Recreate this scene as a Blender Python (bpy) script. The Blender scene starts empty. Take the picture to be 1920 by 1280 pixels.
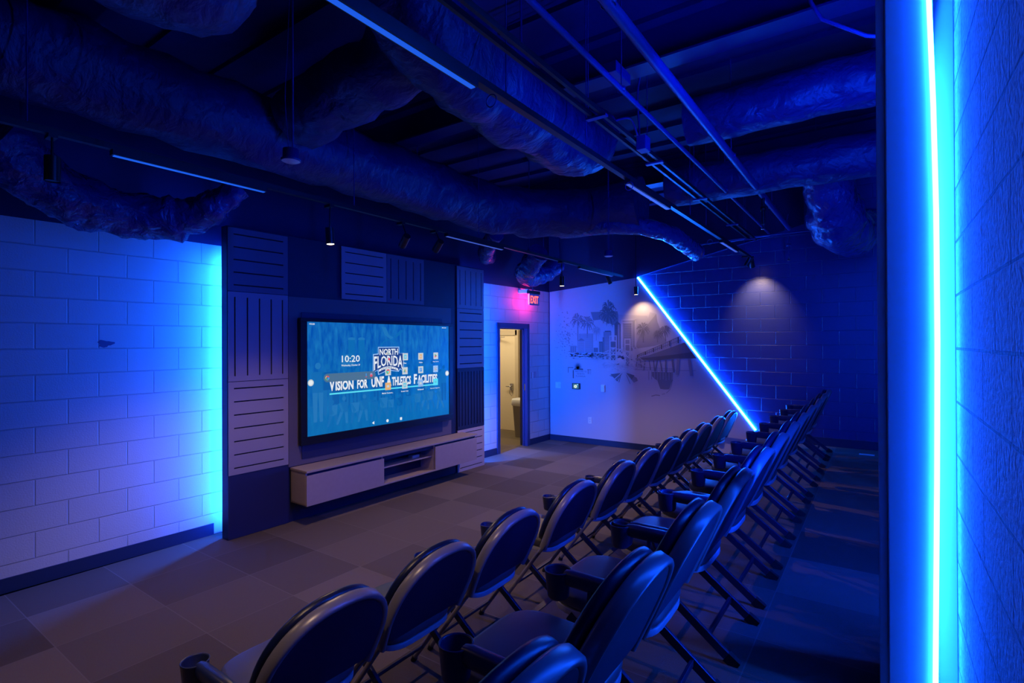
import bpy, math, random
from mathutils import Vector, Matrix, noise
random.seed(7)
sc = bpy.context.scene
COL = sc.collection
PI = math.pi

# ---------------------------------------------------------------- camera, world, exposure
YAW = math.atan2(690, 985); PITCH = 3.2 / 985; ROLL = -0.0047; CAM_H = 1.86
F0 = Vector((math.cos(YAW), math.sin(YAW), 0)); R0 = Vector((math.sin(YAW), -math.cos(YAW), 0)); Z0 = Vector((0, 0, 1))
Fv = F0 * math.cos(PITCH) + Z0 * math.sin(PITCH); U2 = Z0 * math.cos(PITCH) - F0 * math.sin(PITCH)
Rv = R0 * math.cos(ROLL) + U2 * math.sin(ROLL); Uv = U2 * math.cos(ROLL) - R0 * math.sin(ROLL)
cd = bpy.data.cameras.new('camera'); cam = bpy.data.objects.new('camera', cd); COL.objects.link(cam)
cd.sensor_width = 36; cd.lens = 985 / 1920 * 36; cd.clip_start = 0.02; cd.clip_end = 60
cam.matrix_world = Matrix(((Rv.x, Uv.x, -Fv.x, 0), (Rv.y, Uv.y, -Fv.y, 0), (Rv.z, Uv.z, -Fv.z, CAM_H), (0, 0, 0, 1)))
sc.camera = cam
w = bpy.data.worlds.new('world'); sc.world = w; w.use_nodes = True
w.node_tree.nodes['Background'].inputs[0].default_value = (0, 0.0005, 0.004, 1)
vs = sc.view_settings; vs.view_transform = 'Standard'; vs.look = 'None'; vs.gamma = 1; vs.exposure = 0.0
vs.use_curve_mapping = False
try:
    sc.cycles.max_bounces = 8; sc.cycles.diffuse_bounces = 5; sc.cycles.sample_clamp_indirect = 4
    sc.cycles.caustics_reflective = False; sc.cycles.caustics_refractive = False
except Exception: pass

# strengths of the lights of the room
LED_BLUE = (0.003, 0.09, 1.0)
P_LEFT, P_RIGHTGAP, P_DIAG, P_NEAR, P_BEHIND = 520, 750, 420, 290, 850
WARM = (1.0, 0.66, 0.36)

# ---------------------------------------------------------------- materials
def new_mat(name):
    m = bpy.data.materials.new(name); m.use_nodes = True
    return m, m.node_tree.nodes, m.node_tree.links, m.node_tree.nodes['Principled BSDF']
def mat(name, col, rough=0.5, metal=0.0, bump=0.0, bscale=200, var=0.0, vscale=8, coat=0.0):
    m, N, L, b = new_mat(name)
    b.inputs['Base Color'].default_value = (*col, 1); b.inputs['Roughness'].default_value = rough; b.inputs['Metallic'].default_value = metal
    if coat: b.inputs['Coat Weight'].default_value = coat
    tc = N.new('ShaderNodeTexCoord')
    if bump:
        t = N.new('ShaderNodeTexNoise'); t.inputs['Scale'].default_value = bscale; t.inputs['Detail'].default_value = 4
        L.new(tc.outputs['Object'], t.inputs['Vector'])
        bp = N.new('ShaderNodeBump'); bp.inputs['Strength'].default_value = bump; bp.inputs['Distance'].default_value = 0.01
        L.new(t.outputs['Fac'], bp.inputs['Height']); L.new(bp.outputs['Normal'], b.inputs['Normal'])
    if var:
        t = N.new('ShaderNodeTexNoise'); t.inputs['Scale'].default_value = vscale; t.inputs['Detail'].default_value = 3
        L.new(tc.outputs['Object'], t.inputs['Vector'])
        mx = N.new('ShaderNodeMix'); mx.data_type = 'RGBA'
        mx.inputs[6].default_value = (*[c * (1 - var) for c in col], 1); mx.inputs[7].default_value = (*[min(1, c * (1 + var)) for c in col], 1)
        L.new(t.outputs['Fac'], mx.inputs[0]); L.new(mx.outputs[2], b.inputs['Base Color'])
    return m
def emit(name, col, s):
    m, N, L, b = new_mat(name)
    b.inputs['Base Color'].default_value = (0.02, 0.02, 0.02, 1)
    b.inputs['Emission Color'].default_value = (*col, 1); b.inputs['Emission Strength'].default_value = s
    return m
def cmu(name, col, horiz, shift, rough=0.55, pits=0.3, groove=1.0, rowh=0.2035, mortar=None, psc=90, pd=0.004, speck=0.0):
    """painted concrete block; horiz = 0 (runs along x) or 1 (runs along y)"""
    m, N, L, b = new_mat(name)
    tc = N.new('ShaderNodeTexCoord'); sp = N.new('ShaderNodeSeparateXYZ'); L.new(tc.outputs['Object'], sp.inputs[0])
    ad = N.new('ShaderNodeMath'); ad.operation = 'ADD'; ad.inputs[1].default_value = shift; L.new(sp.outputs[horiz], ad.inputs[0])
    cb = N.new('ShaderNodeCombineXYZ'); L.new(ad.outputs[0], cb.inputs[0]); L.new(sp.outputs[2], cb.inputs[1])
    br = N.new('ShaderNodeTexBrick'); br.offset = 0.5; br.offset_frequency = 2
    br.inputs['Scale'].default_value = 1; br.inputs['Brick Width'].default_value = 0.406; br.inputs['Row Height'].default_value = rowh
    br.inputs['Mortar Size'].default_value = 0.006; br.inputs['Mortar Smooth'].default_value = 0.5; br.inputs['Bias'].default_value = 0
    br.inputs['Color1'].default_value = (*col, 1); br.inputs['Color2'].default_value = (*[c * 0.93 for c in col], 1)
    mo = mortar or [c * 0.8 for c in col]
    br.inputs['Mortar'].default_value = (*mo, 1)
    L.new(cb.outputs[0], br.inputs['Vector']); L.new(br.outputs['Color'], b.inputs['Base Color'])
    b.inputs['Roughness'].default_value = rough
    nz = N.new('ShaderNodeTexNoise'); nz.inputs['Scale'].default_value = psc; nz.inputs['Detail'].default_value = 6
    L.new(tc.outputs['Object'], nz.inputs['Vector'])
    b1 = N.new('ShaderNodeBump'); b1.inputs['Strength'].default_value = groove; b1.inputs['Distance'].default_value = 0.006; b1.invert = True
    L.new(br.outputs['Fac'], b1.inputs['Height'])
    b2 = N.new('ShaderNodeBump'); b2.inputs['Strength'].default_value = pits; b2.inputs['Distance'].default_value = pd
    L.new(nz.outputs['Fac'], b2.inputs['Height']); L.new(b1.outputs['Normal'], b2.inputs['Normal']); L.new(b2.outputs['Normal'], b.inputs['Normal'])
    if speck:
        rp = N.new('ShaderNodeValToRGB'); rp.color_ramp.elements[0].position = 0.33; rp.color_ramp.elements[0].color = (1 - speck,) * 3 + (1,); rp.color_ramp.elements[1].position = 0.52; rp.color_ramp.elements[1].color = (1, 1, 1, 1)
        L.new(nz.outputs['Fac'], rp.inputs[0]); mm = N.new('ShaderNodeMix'); mm.data_type = 'RGBA'; mm.blend_type = 'MULTIPLY'; mm.inputs[0].default_value = 1
        L.new(br.outputs['Color'], mm.inputs[6]); L.new(rp.outputs[0], mm.inputs[7]); L.new(mm.outputs[2], b.inputs['Base Color'])
    return m
def carpet(name, tile=0.61, base=((0.10, 0.074, 0.062), (0.24, 0.185, 0.155))):
    m, N, L, b = new_mat(name)
    tc = N.new('ShaderNodeTexCoord'); mp = N.new('ShaderNodeVectorMath'); mp.operation = 'DIVIDE'; mp.inputs[1].default_value = (tile, tile, 50)
    ad = N.new('ShaderNodeVectorMath'); ad.operation = 'ADD'; ad.inputs[1].default_value = (10.3, 20.15, 0.5)
    L.new(tc.outputs['Object'], mp.inputs[0]); L.new(mp.outputs[0], ad.inputs[0])
    fl = N.new('ShaderNodeVectorMath'); fl.operation = 'FLOOR'; L.new(ad.outputs[0], fl.inputs[0])
    wn = N.new('ShaderNodeTexWhiteNoise'); wn.noise_dimensions = '3D'; L.new(fl.outputs[0], wn.inputs['Vector'])
    mx = N.new('ShaderNodeMix'); mx.data_type = 'RGBA'; mx.inputs[6].default_value = (*base[0], 1); mx.inputs[7].default_value = (*base[1], 1)
    L.new(wn.outputs['Value'], mx.inputs[0])
    # fibre speckle
    nz = N.new('ShaderNodeTexNoise'); nz.inputs['Scale'].default_value = 260; nz.inputs['Detail'].default_value = 3; L.new(tc.outputs['Object'], nz.inputs['Vector'])
    m2 = N.new('ShaderNodeMix'); m2.data_type = 'RGBA'; m2.blend_type = 'MULTIPLY'; m2.inputs[0].default_value = 0.5
    L.new(mx.outputs[2], m2.inputs[6]); L.new(nz.outputs['Color'], m2.inputs[7])
    # pale seams
    br = N.new('ShaderNodeTexBrick'); br.offset = 0; br.inputs['Scale'].default_value = 1; br.inputs['Brick Width'].default_value = 1; br.inputs['Row Height'].default_value = 1
    br.inputs['Mortar Size'].default_value = 0.006; br.inputs['Mortar Smooth'].default_value = 0.3; L.new(ad.outputs[0], br.inputs['Vector'])
    m3 = N.new('ShaderNodeMix'); m3.data_type = 'RGBA'; L.new(m2.outputs[2], m3.inputs[6]); m3.inputs[7].default_value = (0.20, 0.17, 0.16, 1)
    sq = N.new('ShaderNodeMath'); sq.operation = 'MULTIPLY'; sq.inputs[1].default_value = 0.55; L.new(br.outputs['Fac'], sq.inputs[0]); L.new(sq.outputs[0], m3.inputs[0])
    L.new(m3.outputs[2], b.inputs['Base Color'])
    b.inputs['Roughness'].default_value = 0.95
    bp = N.new('ShaderNodeBump'); bp.inputs['Strength'].default_value = 0.5; bp.inputs['Distance'].default_value = 0.004
    L.new(nz.outputs['Fac'], bp.inputs['Height']); L.new(bp.outputs['Normal'], b.inputs['Normal'])
    return m
def wrap_mat(name, col, rough, strength=0.8, scale=14, stretch=(1, 1, 1)):
    m, N, L, b = new_mat(name)
    b.inputs['Base Color'].default_value = (*col, 1); b.inputs['Roughness'].default_value = rough; b.inputs['Specular IOR Level'].default_value = 0.6
    tc = N.new('ShaderNodeTexCoord'); mp = N.new('ShaderNodeMapping'); mp.inputs['Scale'].default_value = stretch; L.new(tc.outputs['Object'], mp.inputs[0])
    t = N.new('ShaderNodeTexNoise'); t.inputs['Scale'].default_value = scale; t.inputs['Detail'].default_value = 5; t.inputs['Distortion'].default_value = 0.4
    L.new(mp.outputs[0], t.inputs['Vector'])
    bp = N.new('ShaderNodeBump'); bp.inputs['Strength'].default_value = strength; bp.inputs['Distance'].default_value = 0.05
    L.new(t.outputs['Fac'], bp.inputs['Height']); L.new(bp.outputs['Normal'], b.inputs['Normal'])
    return m

NAVY = (0.004, 0.008, 0.075)
M = dict(
    white_block=cmu('painted_white_block', (0.62, 0.63, 0.66), 0, 7.107 + 0.406 * 60, rowh=0.2035),
    navy_block=cmu('painted_navy_block', (0.035, 0.05, 0.24), 1, -2.10 + 0.406 * 60, rowh=0.2015, rough=0.38, pits=0.35, groove=0.8),
    right_block=cmu('split_painted_block', (0.40, 0.44, 0.56), 0, -2.0 + 0.203 + 0.406 * 60, rowh=0.2035, rough=0.7, pits=1.0, mortar=(0.10, 0.11, 0.16), psc=55, pd=0.012, speck=0.42),
    navy_paint=mat('navy_paint', NAVY, 0.6, bump=0.1, bscale=60),
    ceiling=mat('navy_ceiling_paint', (0.002, 0.005, 0.085), 0.8, bump=0.2, bscale=20),
    steel=mat('painted_steel', (0.004, 0.010, 0.11), 0.45),
    pipe=mat('painted_pipe', (0.008, 0.022, 0.19), 0.4),
    carpet=carpet('carpet_tile'),
    rubber_base=mat('rubber_base', (0.015, 0.03, 0.09), 0.45),
    white_drywall=mat('white_drywall', (0.5, 0.53, 0.6), 0.6, bump=0.05, bscale=90),
    taupe_l=mat('light_taupe_laminate', (0.46, 0.39, 0.45), 0.5, bump=0.05, bscale=300),
    taupe_m=mat('taupe_laminate', (0.31, 0.265, 0.33), 0.5, bump=0.05, bscale=300),
    taupe_d=mat('dark_taupe_laminate', (0.13, 0.11, 0.18), 0.5, bump=0.05, bscale=300),
    media_navy=mat('navy_laminate', (0.005, 0.008, 0.05), 0.55),
    media_navy2=mat('dark_blue_laminate', (0.014, 0.017, 0.075), 0.5),
    slot=mat('slot_shadow_felt', (0.004, 0.005, 0.012), 0.9),
    console=mat('console_taupe_laminate', (0.42, 0.33, 0.32), 0.42, bump=0.04, bscale=250, var=0.06, vscale=20),
    black=mat('black_plastic', (0.006, 0.007, 0.012), 0.35),
    black_metal=mat('black_metal', (0.01, 0.012, 0.02), 0.4, metal=0.3),
    vinyl=mat('navy_vinyl', (0.006, 0.012, 0.05), 0.33, bump=0.05, bscale=400),
    shell=mat('navy_shell', (0.002, 0.003, 0.035), 0.75),
    seat_vinyl=mat('slate_vinyl', (0.07, 0.072, 0.10), 0.42, bump=0.05, bscale=400),
    frame=mat('satin_frame', (0.24, 0.225, 0.27), 0.33, metal=0.2),
    leg=mat('dark_frame', (0.035, 0.045, 0.10), 0.35, metal=0.5),
    arm=mat('blue_black_armrest', (0.02, 0.03, 0.10), 0.35),
    pan=mat('light_seat_pan', (0.42, 0.42, 0.52), 0.35),
    rubber=mat('rubber_foot', (0.01, 0.01, 0.014), 0.8),
    plate=mat('white_cover_plate', (0.88, 0.88, 0.9), 0.4),
    cream=mat('cream_paint', (0.78, 0.66, 0.44), 0.6),
    cream_block=cmu('cream_block', (0.78, 0.68, 0.48), 1, 0.1 + 0.406 * 60, rough=0.6),
    hall_floor=carpet('hall_carpet', base=((0.16, 0.12, 0.07), (0.24, 0.18, 0.105))),
    chrome=mat('brushed_steel', (0.5, 0.5, 0.5), 0.25, metal=1.0),
    bin=mat('grey_bin_plastic', (0.26, 0.23, 0.2), 0.5), liner=mat('translucent_liner', (0.75, 0.74, 0.7), 0.35),
    wrap=wrap_mat('duct_wrap', (0.004, 0.010, 0.115), 0.5, 0.8, 7, (1.5, 1, 1)),
    wrap_gloss=wrap_mat('flex_duct_jacket', (0.015, 0.03, 0.22), 0.17, 1.0, 12),
    trim_metal=mat('nosing_metal', (0.25, 0.26, 0.3), 0.4, metal=0.7),
    lens=mat('sensor_lens', (0.85, 0.86, 0.9), 0.25),
)

# ---------------------------------------------------------------- mesh builder
def cyl_frame(d):
    d = Vector(d).normalized(); a = Vector((0, 0, 1)) if abs(d.z) < 0.9 else Vector((1, 0, 0))
    x = d.cross(a).normalized(); return x, d.cross(x).normalized(), d
class MB:
    def __init__(s): s.v = []; s.f = []; s.m = []; s.sm = []
    def add(s, vs_, fs_, m=0, smooth=False):
        o = len(s.v); s.v += [tuple(p) for p in vs_]
        for f in fs_: s.f.append([i + o for i in f]); s.m.append(m); s.sm.append(smooth)
    def box(s, x0, x1, y0, y1, z0, z1, m=0):
        if x0 > x1: x0, x1 = x1, x0
        if y0 > y1: y0, y1 = y1, y0
        if z0 > z1: z0, z1 = z1, z0
        s.add([(x0, y0, z0), (x1, y0, z0), (x1, y1, z0), (x0, y1, z0), (x0, y0, z1), (x1, y0, z1), (x1, y1, z1), (x0, y1, z1)],
              [(0, 3, 2, 1), (4, 5, 6, 7), (0, 1, 5, 4), (1, 2, 6, 5), (2, 3, 7, 6), (3, 0, 4, 7)], m)
    def bar(s, p0, p1, wx, wz, m=0, up=(0, 0, 1)):
        p0 = Vector(p0); p1 = Vector(p1); d = (p1 - p0).normalized(); a = Vector(up)
        if abs(d.dot(a)) > 0.98: a = Vector((0, 1, 0))
        x = d.cross(a).normalized(); z = x.cross(d).normalized(); q = []
        for p in (p0, p1):
            for sx, sz in ((-1, -1), (1, -1), (1, 1), (-1, 1)): q.append(p + x * sx * wx / 2 + z * sz * wz / 2)
        s.add(q, [(0, 1, 2, 3), (7, 6, 5, 4), (0, 4, 5, 1), (1, 5, 6, 2), (2, 6, 7, 3), (3, 7, 4, 0)], m)
    def tube(s, pts, r, n=12, m=0, cap=True, wr=0.0, fs=5.0, squash=1.0, seed=0):
        pts = [Vector(p) for p in pts]; k = len(pts); q = []; prev = None
        for i, p in enumerate(pts):
            t = (pts[min(i + 1, k - 1)] - pts[max(i - 1, 0)]).normalized()
            if prev is None: x, y, _ = cyl_frame(t)
            else:
                x = prev - t * prev.dot(t)
                x = x.normalized() if x.length > 1e-6 else cyl_frame(t)[0]
                y = t.cross(x).normalized()
            prev = x; rr = r[i] if isinstance(r, (list, tuple)) else r
            for j in range(n):
                a = 2 * PI * j / n; dv = x * math.cos(a) + y * math.sin(a)
                if squash != 1.0: dv = Vector((dv.x, dv.y, dv.z * squash))
                q0 = p + dv * rr
                if wr:
                    e = noise.noise(Vector((q0.x * fs + seed, q0.y * fs, q0.z * fs))) * wr + noise.noise(Vector((q0.x * fs * 4, q0.y * fs * 2 + seed, q0.z * fs * 2))) * wr * 0.5
                    q0 = p + dv * (rr + e)
                q.append(q0)
        f = [(i * n + j, i * n + (j + 1) % n, (i + 1) * n + (j + 1) % n, (i + 1) * n + j) for i in range(k - 1) for j in range(n)]
        s.add(q, f, m, True)
        if cap:
            s.add(q[:n], [tuple(range(n))[::-1]], m); s.add(q[-n:], [tuple(range(n))], m)
    def lathe(s, prof, c=(0, 0, 0), n=24, m=0, smooth=True):
        q = []
        for r, z in prof:
            for j in range(n):
                a = 2 * PI * j / n; q.append((c[0] + r * math.cos(a), c[1] + r * math.sin(a), c[2] + z))
        f = [(i * n + j, i * n + (j + 1) % n, (i + 1) * n + (j + 1) % n, (i + 1) * n + j) for i in range(len(prof) - 1) for j in range(n)]
        s.add(q, f, m, smooth)
    def loft(s, rings, m=0, smooth=True, cap=True, capm=None):
        n = len(rings[0]); q = [p for r in rings for p in r]
        f = [(i * n + j, i * n + (j + 1) % n, (i + 1) * n + (j + 1) % n, (i + 1) * n + j) for i in range(len(rings) - 1) for j in range(n)]
        s.add(q, f, m, smooth)
        if cap:
            s.add(rings[0], [tuple(range(n))[::-1]], m if capm is None else capm, smooth); s.add(rings[-1], [tuple(range(n))], m if capm is None else capm, smooth)
    def poly(s, pts, m=0): s.add(pts, [tuple(range(len(pts)))], m)
    def build(s, name, mats, parent=None, loc=None, bevel=0.0):
        me = bpy.data.meshes.new(name); me.from_pydata(s.v, [], s.f)
        if not isinstance(mats, (list, tuple)): mats = [mats]
        for k in mats: me.materials.append(k)
        me.polygons.foreach_set('material_index', s.m); me.polygons.foreach_set('use_smooth', s.sm); me.update()
        o = bpy.data.objects.new(name, me); COL.objects.link(o)
        if parent: o.parent = parent
        if loc: o.location = loc
        if bevel:
            b = o.modifiers.new('bevel', 'BEVEL'); b.width = bevel; b.segments = 2; b.limit_method = 'ANGLE'; b.angle_limit = math.radians(50)
        return o
def tag(o, label, cat, group=None):
    o['label'] = label; o['category'] = cat
    if group: o['group'] = group
    return o
def thing(name, label, cat, loc=(0, 0, 0), rz=0, group=None):
    o = bpy.data.objects.new(name, None); COL.objects.link(o); o.location = loc; o.rotation_euler = (0, 0, rz); o.empty_display_size = 0.1
    return tag(o, label, cat, group)
def struct(o): o['kind'] = 'structure'; return o
def solo(mb, name, mats, label, cat, group=None, loc=None, rz=0, bevel=0):
    o = mb.build(name, mats, None, loc, bevel); o.rotation_euler = (0, 0, rz); return tag(o, label, cat, group)
def spot(name, parent, loc, target, energy, size, blend=0.5, col=WARM, r=0.02):
    l = bpy.data.lights.new(name, 'SPOT'); l.energy = energy; l.spot_size = math.radians(size); l.spot_blend = blend; l.color = col; l.shadow_soft_size = r
    o = bpy.data.objects.new(name, l); COL.objects.link(o); o.location = loc
    d = Vector(target) - Vector(loc); o.rotation_euler = d.to_track_quat('-Z', 'Y').to_euler()
    if parent: o.parent = parent
    return o

# frame of the left wall (1.3 degrees off square): s = along, off = out into the room
LA = math.radians(-1.3); LO = Vector((8.73, 5.23, 0)); LU = Vector((math.cos(LA), math.sin(LA), 0)); LN = Vector((-math.sin(LA), math.cos(LA), 0))
def WL(x, off=0.0, z=0.0):
    p = LO + LU * (x - 8.73) - LN * off; return Vector((p.x, p.y, z))

# ================================================================ setting
CEIL = 4.2
b = MB(); b.box(-2.6, 8.9, -0.4, 5.36, -0.2, 0.0); struct(b.build('floor', M['carpet']))
b = MB(); b.box(-2.6, 8.73, -0.24, 1.585, 0.0, 0.37); plat = struct(b.build('floor_platform', M['carpet']))
b = MB(); b.box(-2.6, 8.73, 1.585, 1.597, 0.30, 0.374); b.box(-2.6, 8.73, 1.56, 1.597, 0.37, 0.376); struct(b.build('trim_1', M['leg']))
b = MB(); b.box(-2.6, 8.9, -0.4, 5.7, CEIL, CEIL + 0.2); struct(b.build('ceiling', M['ceiling']))
# left wall with the doorway, in its own frame
DX0, DX1, DZ = 7.12 - 8.73, 7.96 - 8.73, 2.14
WT = 2.84
b = MB()
b.box(-11.6, DX0, 0, 0.13, 0, WT); b.box(DX1, 0.05, 0, 0.13, 0, WT); b.box(DX0, DX1, 0, 0.13, DZ, WT)
b.box(-11.6, 0.05, 0, 0.13, WT, CEIL, 1)
o = struct(b.build('wall_left', [M['white_block'], M['navy_paint']])); o.location = LO; o.rotation_euler = (0, 0, LA)
# far wall
b = MB(); b.box(8.73, 8.9, -0.4, 5.3, 0, CEIL); struct(b.build('wall_far', M['navy_block']))
b = MB()
ZT = [(5.22, 2.84), (3.45, 2.99), (1.64, 3.39)]
pts = ZT + [(0.9, 3.58), (0.9, CEIL), (5.22, CEIL)]
ring0 = [(8.73, y, z) for y, z in pts]; ring1 = [(8.722, y, z) for y, z in pts]
b.loft([ring0, ring1], smooth=False); struct(b.build('wall_far_upper', M['navy_paint']))
# right wall and the wall behind the camera
b = MB(); b.box(-2.6, 8.73, -0.4, -0.24, 0, CEIL); struct(b.build('wall_right', M['right_block']))
b = MB(); b.box(-2.75, -2.6, -0.4, 5.7, 0, CEIL); struct(b.build('wall_back', M['navy_paint']))
# baseboards
for nm, x0, x1 in (('baseboard_left', -11.5, 2.54 - 8.73), ('baseboard_door', 6.36 - 8.73, 7.05 - 8.73), ('baseboard_corner', 8.03 - 8.73, 0)):
    b = MB(); b.box(x0, x1, -0.012, 0, 0, 0.11); o = struct(b.build(nm, M['rubber_base'])); o.location = LO; o.rotation_euler = (0, 0, LA)
b = MB(); b.box(8.715, 8.73, 1.6, 5.22, 0, 0.11); struct(b.build('baseboard_far', M['rubber_base'], bevel=0.004))
b = MB(); b.box(8.715, 8.73, -0.24, 1.585, 0.37, 0.49); struct(b.build('baseboard_platform', M['rubber_base'], bevel=0.004))
# pier at the right with its layered edge
b = MB(); b.box(2.60, 2.98, -0.175, -0.022, 0.37, CEIL); struct(b.build('trim_2', M['white_drywall'], bevel=0.004))
b = MB(); b.box(2.612, 2.96, -0.022, 0.008, 0.37, CEIL); struct(b.build('trim_3', M['white_drywall'], bevel=0.003))
b = MB(); b.box(2.635, 2.98, -0.24, -0.175, 0.37, CEIL); struct(b.build('trim_4', M['white_drywall'], bevel=0.003))
# door frame
b = MB()
b.box(DX0 - 0.06, DX0 + 0.02, -0.02, 0.145, 0, DZ + 0.05); b.box(DX1 - 0.02, DX1 + 0.06, -0.02, 0.145, 0, DZ + 0.05); b.box(DX0 - 0.06, DX1 + 0.06, -0.02, 0.145, DZ - 0.02, DZ + 0.07)
b.box(DX0 + 0.02, DX0 + 0.035, 0.05, 0.10, 0, DZ - 0.02); b.box(DX1 - 0.035, DX1 - 0.02, 0.05, 0.10, 0, DZ - 0.02); b.box(DX0 + 0.02, DX1 - 0.02, 0.05, 0.10, DZ - 0.035, DZ - 0.02)
o = struct(b.build('door_1', mat('navy_door_frame', (0.03, 0.05, 0.16), 0.3), bevel=0.003)); o.location = LO; o.rotation_euler = (0, 0, LA)
b = MB(); b.box(DX1 - 0.022, DX1 - 0.018, 0.03, 0.07, 1.0, 1.12); st = b.build('strike_plate', M['chrome'], o)
# hallway beyond the door
b = MB(); b.box(6.0, 9.4, 5.30, 7.7, -0.2, 0.001); struct(b.build('floor_hall', M['hall_floor']))
b = MB(); b.box(6.0, 9.4, 5.38, 7.7, 2.6, 2.7); struct(b.build('ceiling_hall', M['cream']))
b = MB(); b.box(9.24, 9.4, 5.35, 7.7, 0, 2.6); struct(b.build('wall_hall_far', M['cream_block']))
b = MB(); b.box(6.0, 9.4, 7.6, 7.75, 0, 2.6); struct(b.build('wall_hall_side', M['cream_block']))
b = MB(); b.box(5.9, 6.0, 5.42, 7.7, 0, 2.6); struct(b.build('wall_hall_near', M['cream']))
b = MB(); b.box(9.19, 9.24, 6.36, 7.4, 0, 2.02); d2 = struct(b.build('door_2', M['cream'], bevel=0.003))
b = MB(); b.box(9.17, 9.235, 6.30, 7.45, 2.03, 2.14, 0); b.box(9.17, 9.235, 6.27, 6.345, 0, 2.14, 0); b.build('door_frame', mat('cream_frame', (0.6, 0.5, 0.34), 0.45), d2)
b = MB(); b.tube([(9.19, 6.44, 0.94), (9.13, 6.44, 0.94), (9.125, 6.455, 0.94), (9.125, 6.56, 0.935)], 0.011, 8); b.lathe([(0.03, 0), (0.03, 0.001)], (9.16, 6.44, 0.93), 12)
b.box(9.155, 9.19, 6.405, 6.475, 0.86, 1.0); b.build('door_handle', M['chrome'], d2)
b = MB(); b.tube([(9.13, 6.44, 0.93), (9.12, 6.46, 0.80), (9.12, 6.40, 0.74), (9.13, 6.38, 0.80), (9.13, 6.43, 0.9)], 0.004, 6); b.build('key_lanyard', M['leg'], d2)
b = MB(); b.box(9.13, 9.19, 6.75, 7.0, 1.93, 2.0); b.bar((9.12, 6.8, 1.98), (9.0, 6.5, 1.99), 0.02, 0.012); b.build('door_closer', M['bin'], d2)
hl = bpy.data.lights.new('hall_light', 'AREA'); hl.shape = 'RECTANGLE'; hl.size = 0.6; hl.size_y = 1.2; hl.energy = 30; hl.color = (1, 0.82, 0.56)
hp = thing('ceiling_light', 'flat white ceiling light panel in the hallway beyond the doorway', 'light', (8.2, 6.5, 2.59))
b = MB(); b.box(-0.3, 0.3, -0.6, 0.6, -0.02, 0.01); b.build('light_panel', M['plate'], hp)
ho = bpy.data.objects.new('hall_light', hl); COL.objects.link(ho); ho.location = (0, 0, -0.03); ho.parent = hp
# rubbish bin
tb = thing('trash_bin', 'tall slim grey trash bin with a white liner seen through the doorway', 'trash bin', (8.66, 5.80, 0.0))
def rrect(hx, hy, z, n=24, e=5):
    out = []
    for i in range(n):
        a = 2 * PI * i / n; c, s_ = math.cos(a), math.sin(a)
        out.append((hx * math.copysign(abs(c) ** (2 / e), c), hy * math.copysign(abs(s_) ** (2 / e), s_), z))
    return out
b = MB(); b.loft([rrect(.10, .15, .0), rrect(.105, .155, .02), rrect(.135, .2, .66), rrect(.145, .21, .68), rrect(.145, .21, .71)]); b.build('bin_body', M['bin'], tb)
b = MB(); b.loft([rrect(.14, .205, .62), rrect(.155, .22, .64), rrect(.15, .215, .74), rrect(.14, .2, .76), rrect(.12, .18, .72), rrect(.1, .16, .60)]); b.build('bin_liner', M['liner'], tb)
b = MB(); b.box(9.222, 9.24, 6.16, 6.24, 0.18, 0.34); solo(b, 'wall_outlet', M['bin'], 'small grey outlet box low on the hallway wall behind the trash bin', 'outlet', bevel=0.003)

# ================================================================ media wall
b = MB(); x0, x1 = 2.54 - 8.73, 6.36 - 8.73
b.box(x0, x1, -0.29, -0.18, 0, 2.995); b.box(x0 + 0.16, x1 - 0.16, -0.18, 0, 0, 2.95)
o = struct(b.build('wall_media', M['media_navy'], bevel=0.003)); o.location = LO; o.rotation_euler = (0, 0, LA)

def slot_panel(x0, x1, z0, z1, orient, n, mt, label, off=0.29, margin=0.05):
    """slotted board: a felt backing and a face of strips with open slots between them"""
    t = thing('slotted_panel', label, 'wall panel', WL((x0 + x1) / 2, off + 0.0015, z0), LA, None)
    wd = (x1 - x0) - 0.006; ht = (z1 - z0) - 0.006; y1 = 0.0; g = 0.013
    b = MB(); b.box(-wd / 2, wd / 2, -0.006, 0, 0, ht); b.build('backing', M['slot'], t)
    b = MB(); ya, yb = -0.018, -0.006
    if orient == 'H':
        b.box(-wd / 2, -wd / 2 + margin, ya, yb, 0, ht); b.box(wd / 2 - margin, wd / 2, ya, yb, 0, ht)
        zs = [ht * (i + 0.5) / n for i in range(n)]; e = [0.0]
        for z in zs: e += [z - g / 2, z + g / 2]
        e.append(ht)
        for i in range(0, len(e), 2): b.box(-wd / 2 + margin, wd / 2 - margin, ya, yb, e[i], e[i + 1])
    else:
        b.box(-wd / 2, wd / 2, ya, yb, 0, margin); b.box(-wd / 2, wd / 2, ya, yb, ht - margin, ht)
        xs = [-wd / 2 + wd * (i + 0.5) / n for i in range(n)]; e = [-wd / 2]
        for x in xs: e += [x - g / 2, x + g / 2]
        e.append(wd / 2)
        for i in range(0, len(e), 2): b.box(e[i], e[i + 1], ya, yb, margin, ht - margin)
    b.build('slotted_face', mt, t); return t
slot_panel(2.54, 3.15, 2.372, 2.985, 'H', 5, M['taupe_d'], 'dark slotted wall panel at the top of the left column, horizontal slots')
slot_panel(2.54, 3.15, 1.507, 2.372, 'V', 5, M['taupe_m'], 'taupe wall panel with five long vertical slots in the left column')
slot_panel(2.54, 3.15, 0.612, 1.507, 'H', 7, M['taupe_m'], 'taupe wall panel with seven horizontal slots, left of the console')
slot_panel(3.80, 4.46, 2.378, 2.985, 'H', 5, M['taupe_m'], 'blue-lit panel with horizontal slots above the television')
slot_panel(4.46, 5.10, 2.378, 2.985, 'V', 5, M['taupe_d'], 'darker panel with vertical slots above the television, right of the lighter one')
slot_panel(5.75, 6.36, 2.372, 2.985, 'V', 5, M['taupe_m'], 'panel with vertical slots at the top of the right column beside the doorway')
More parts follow.
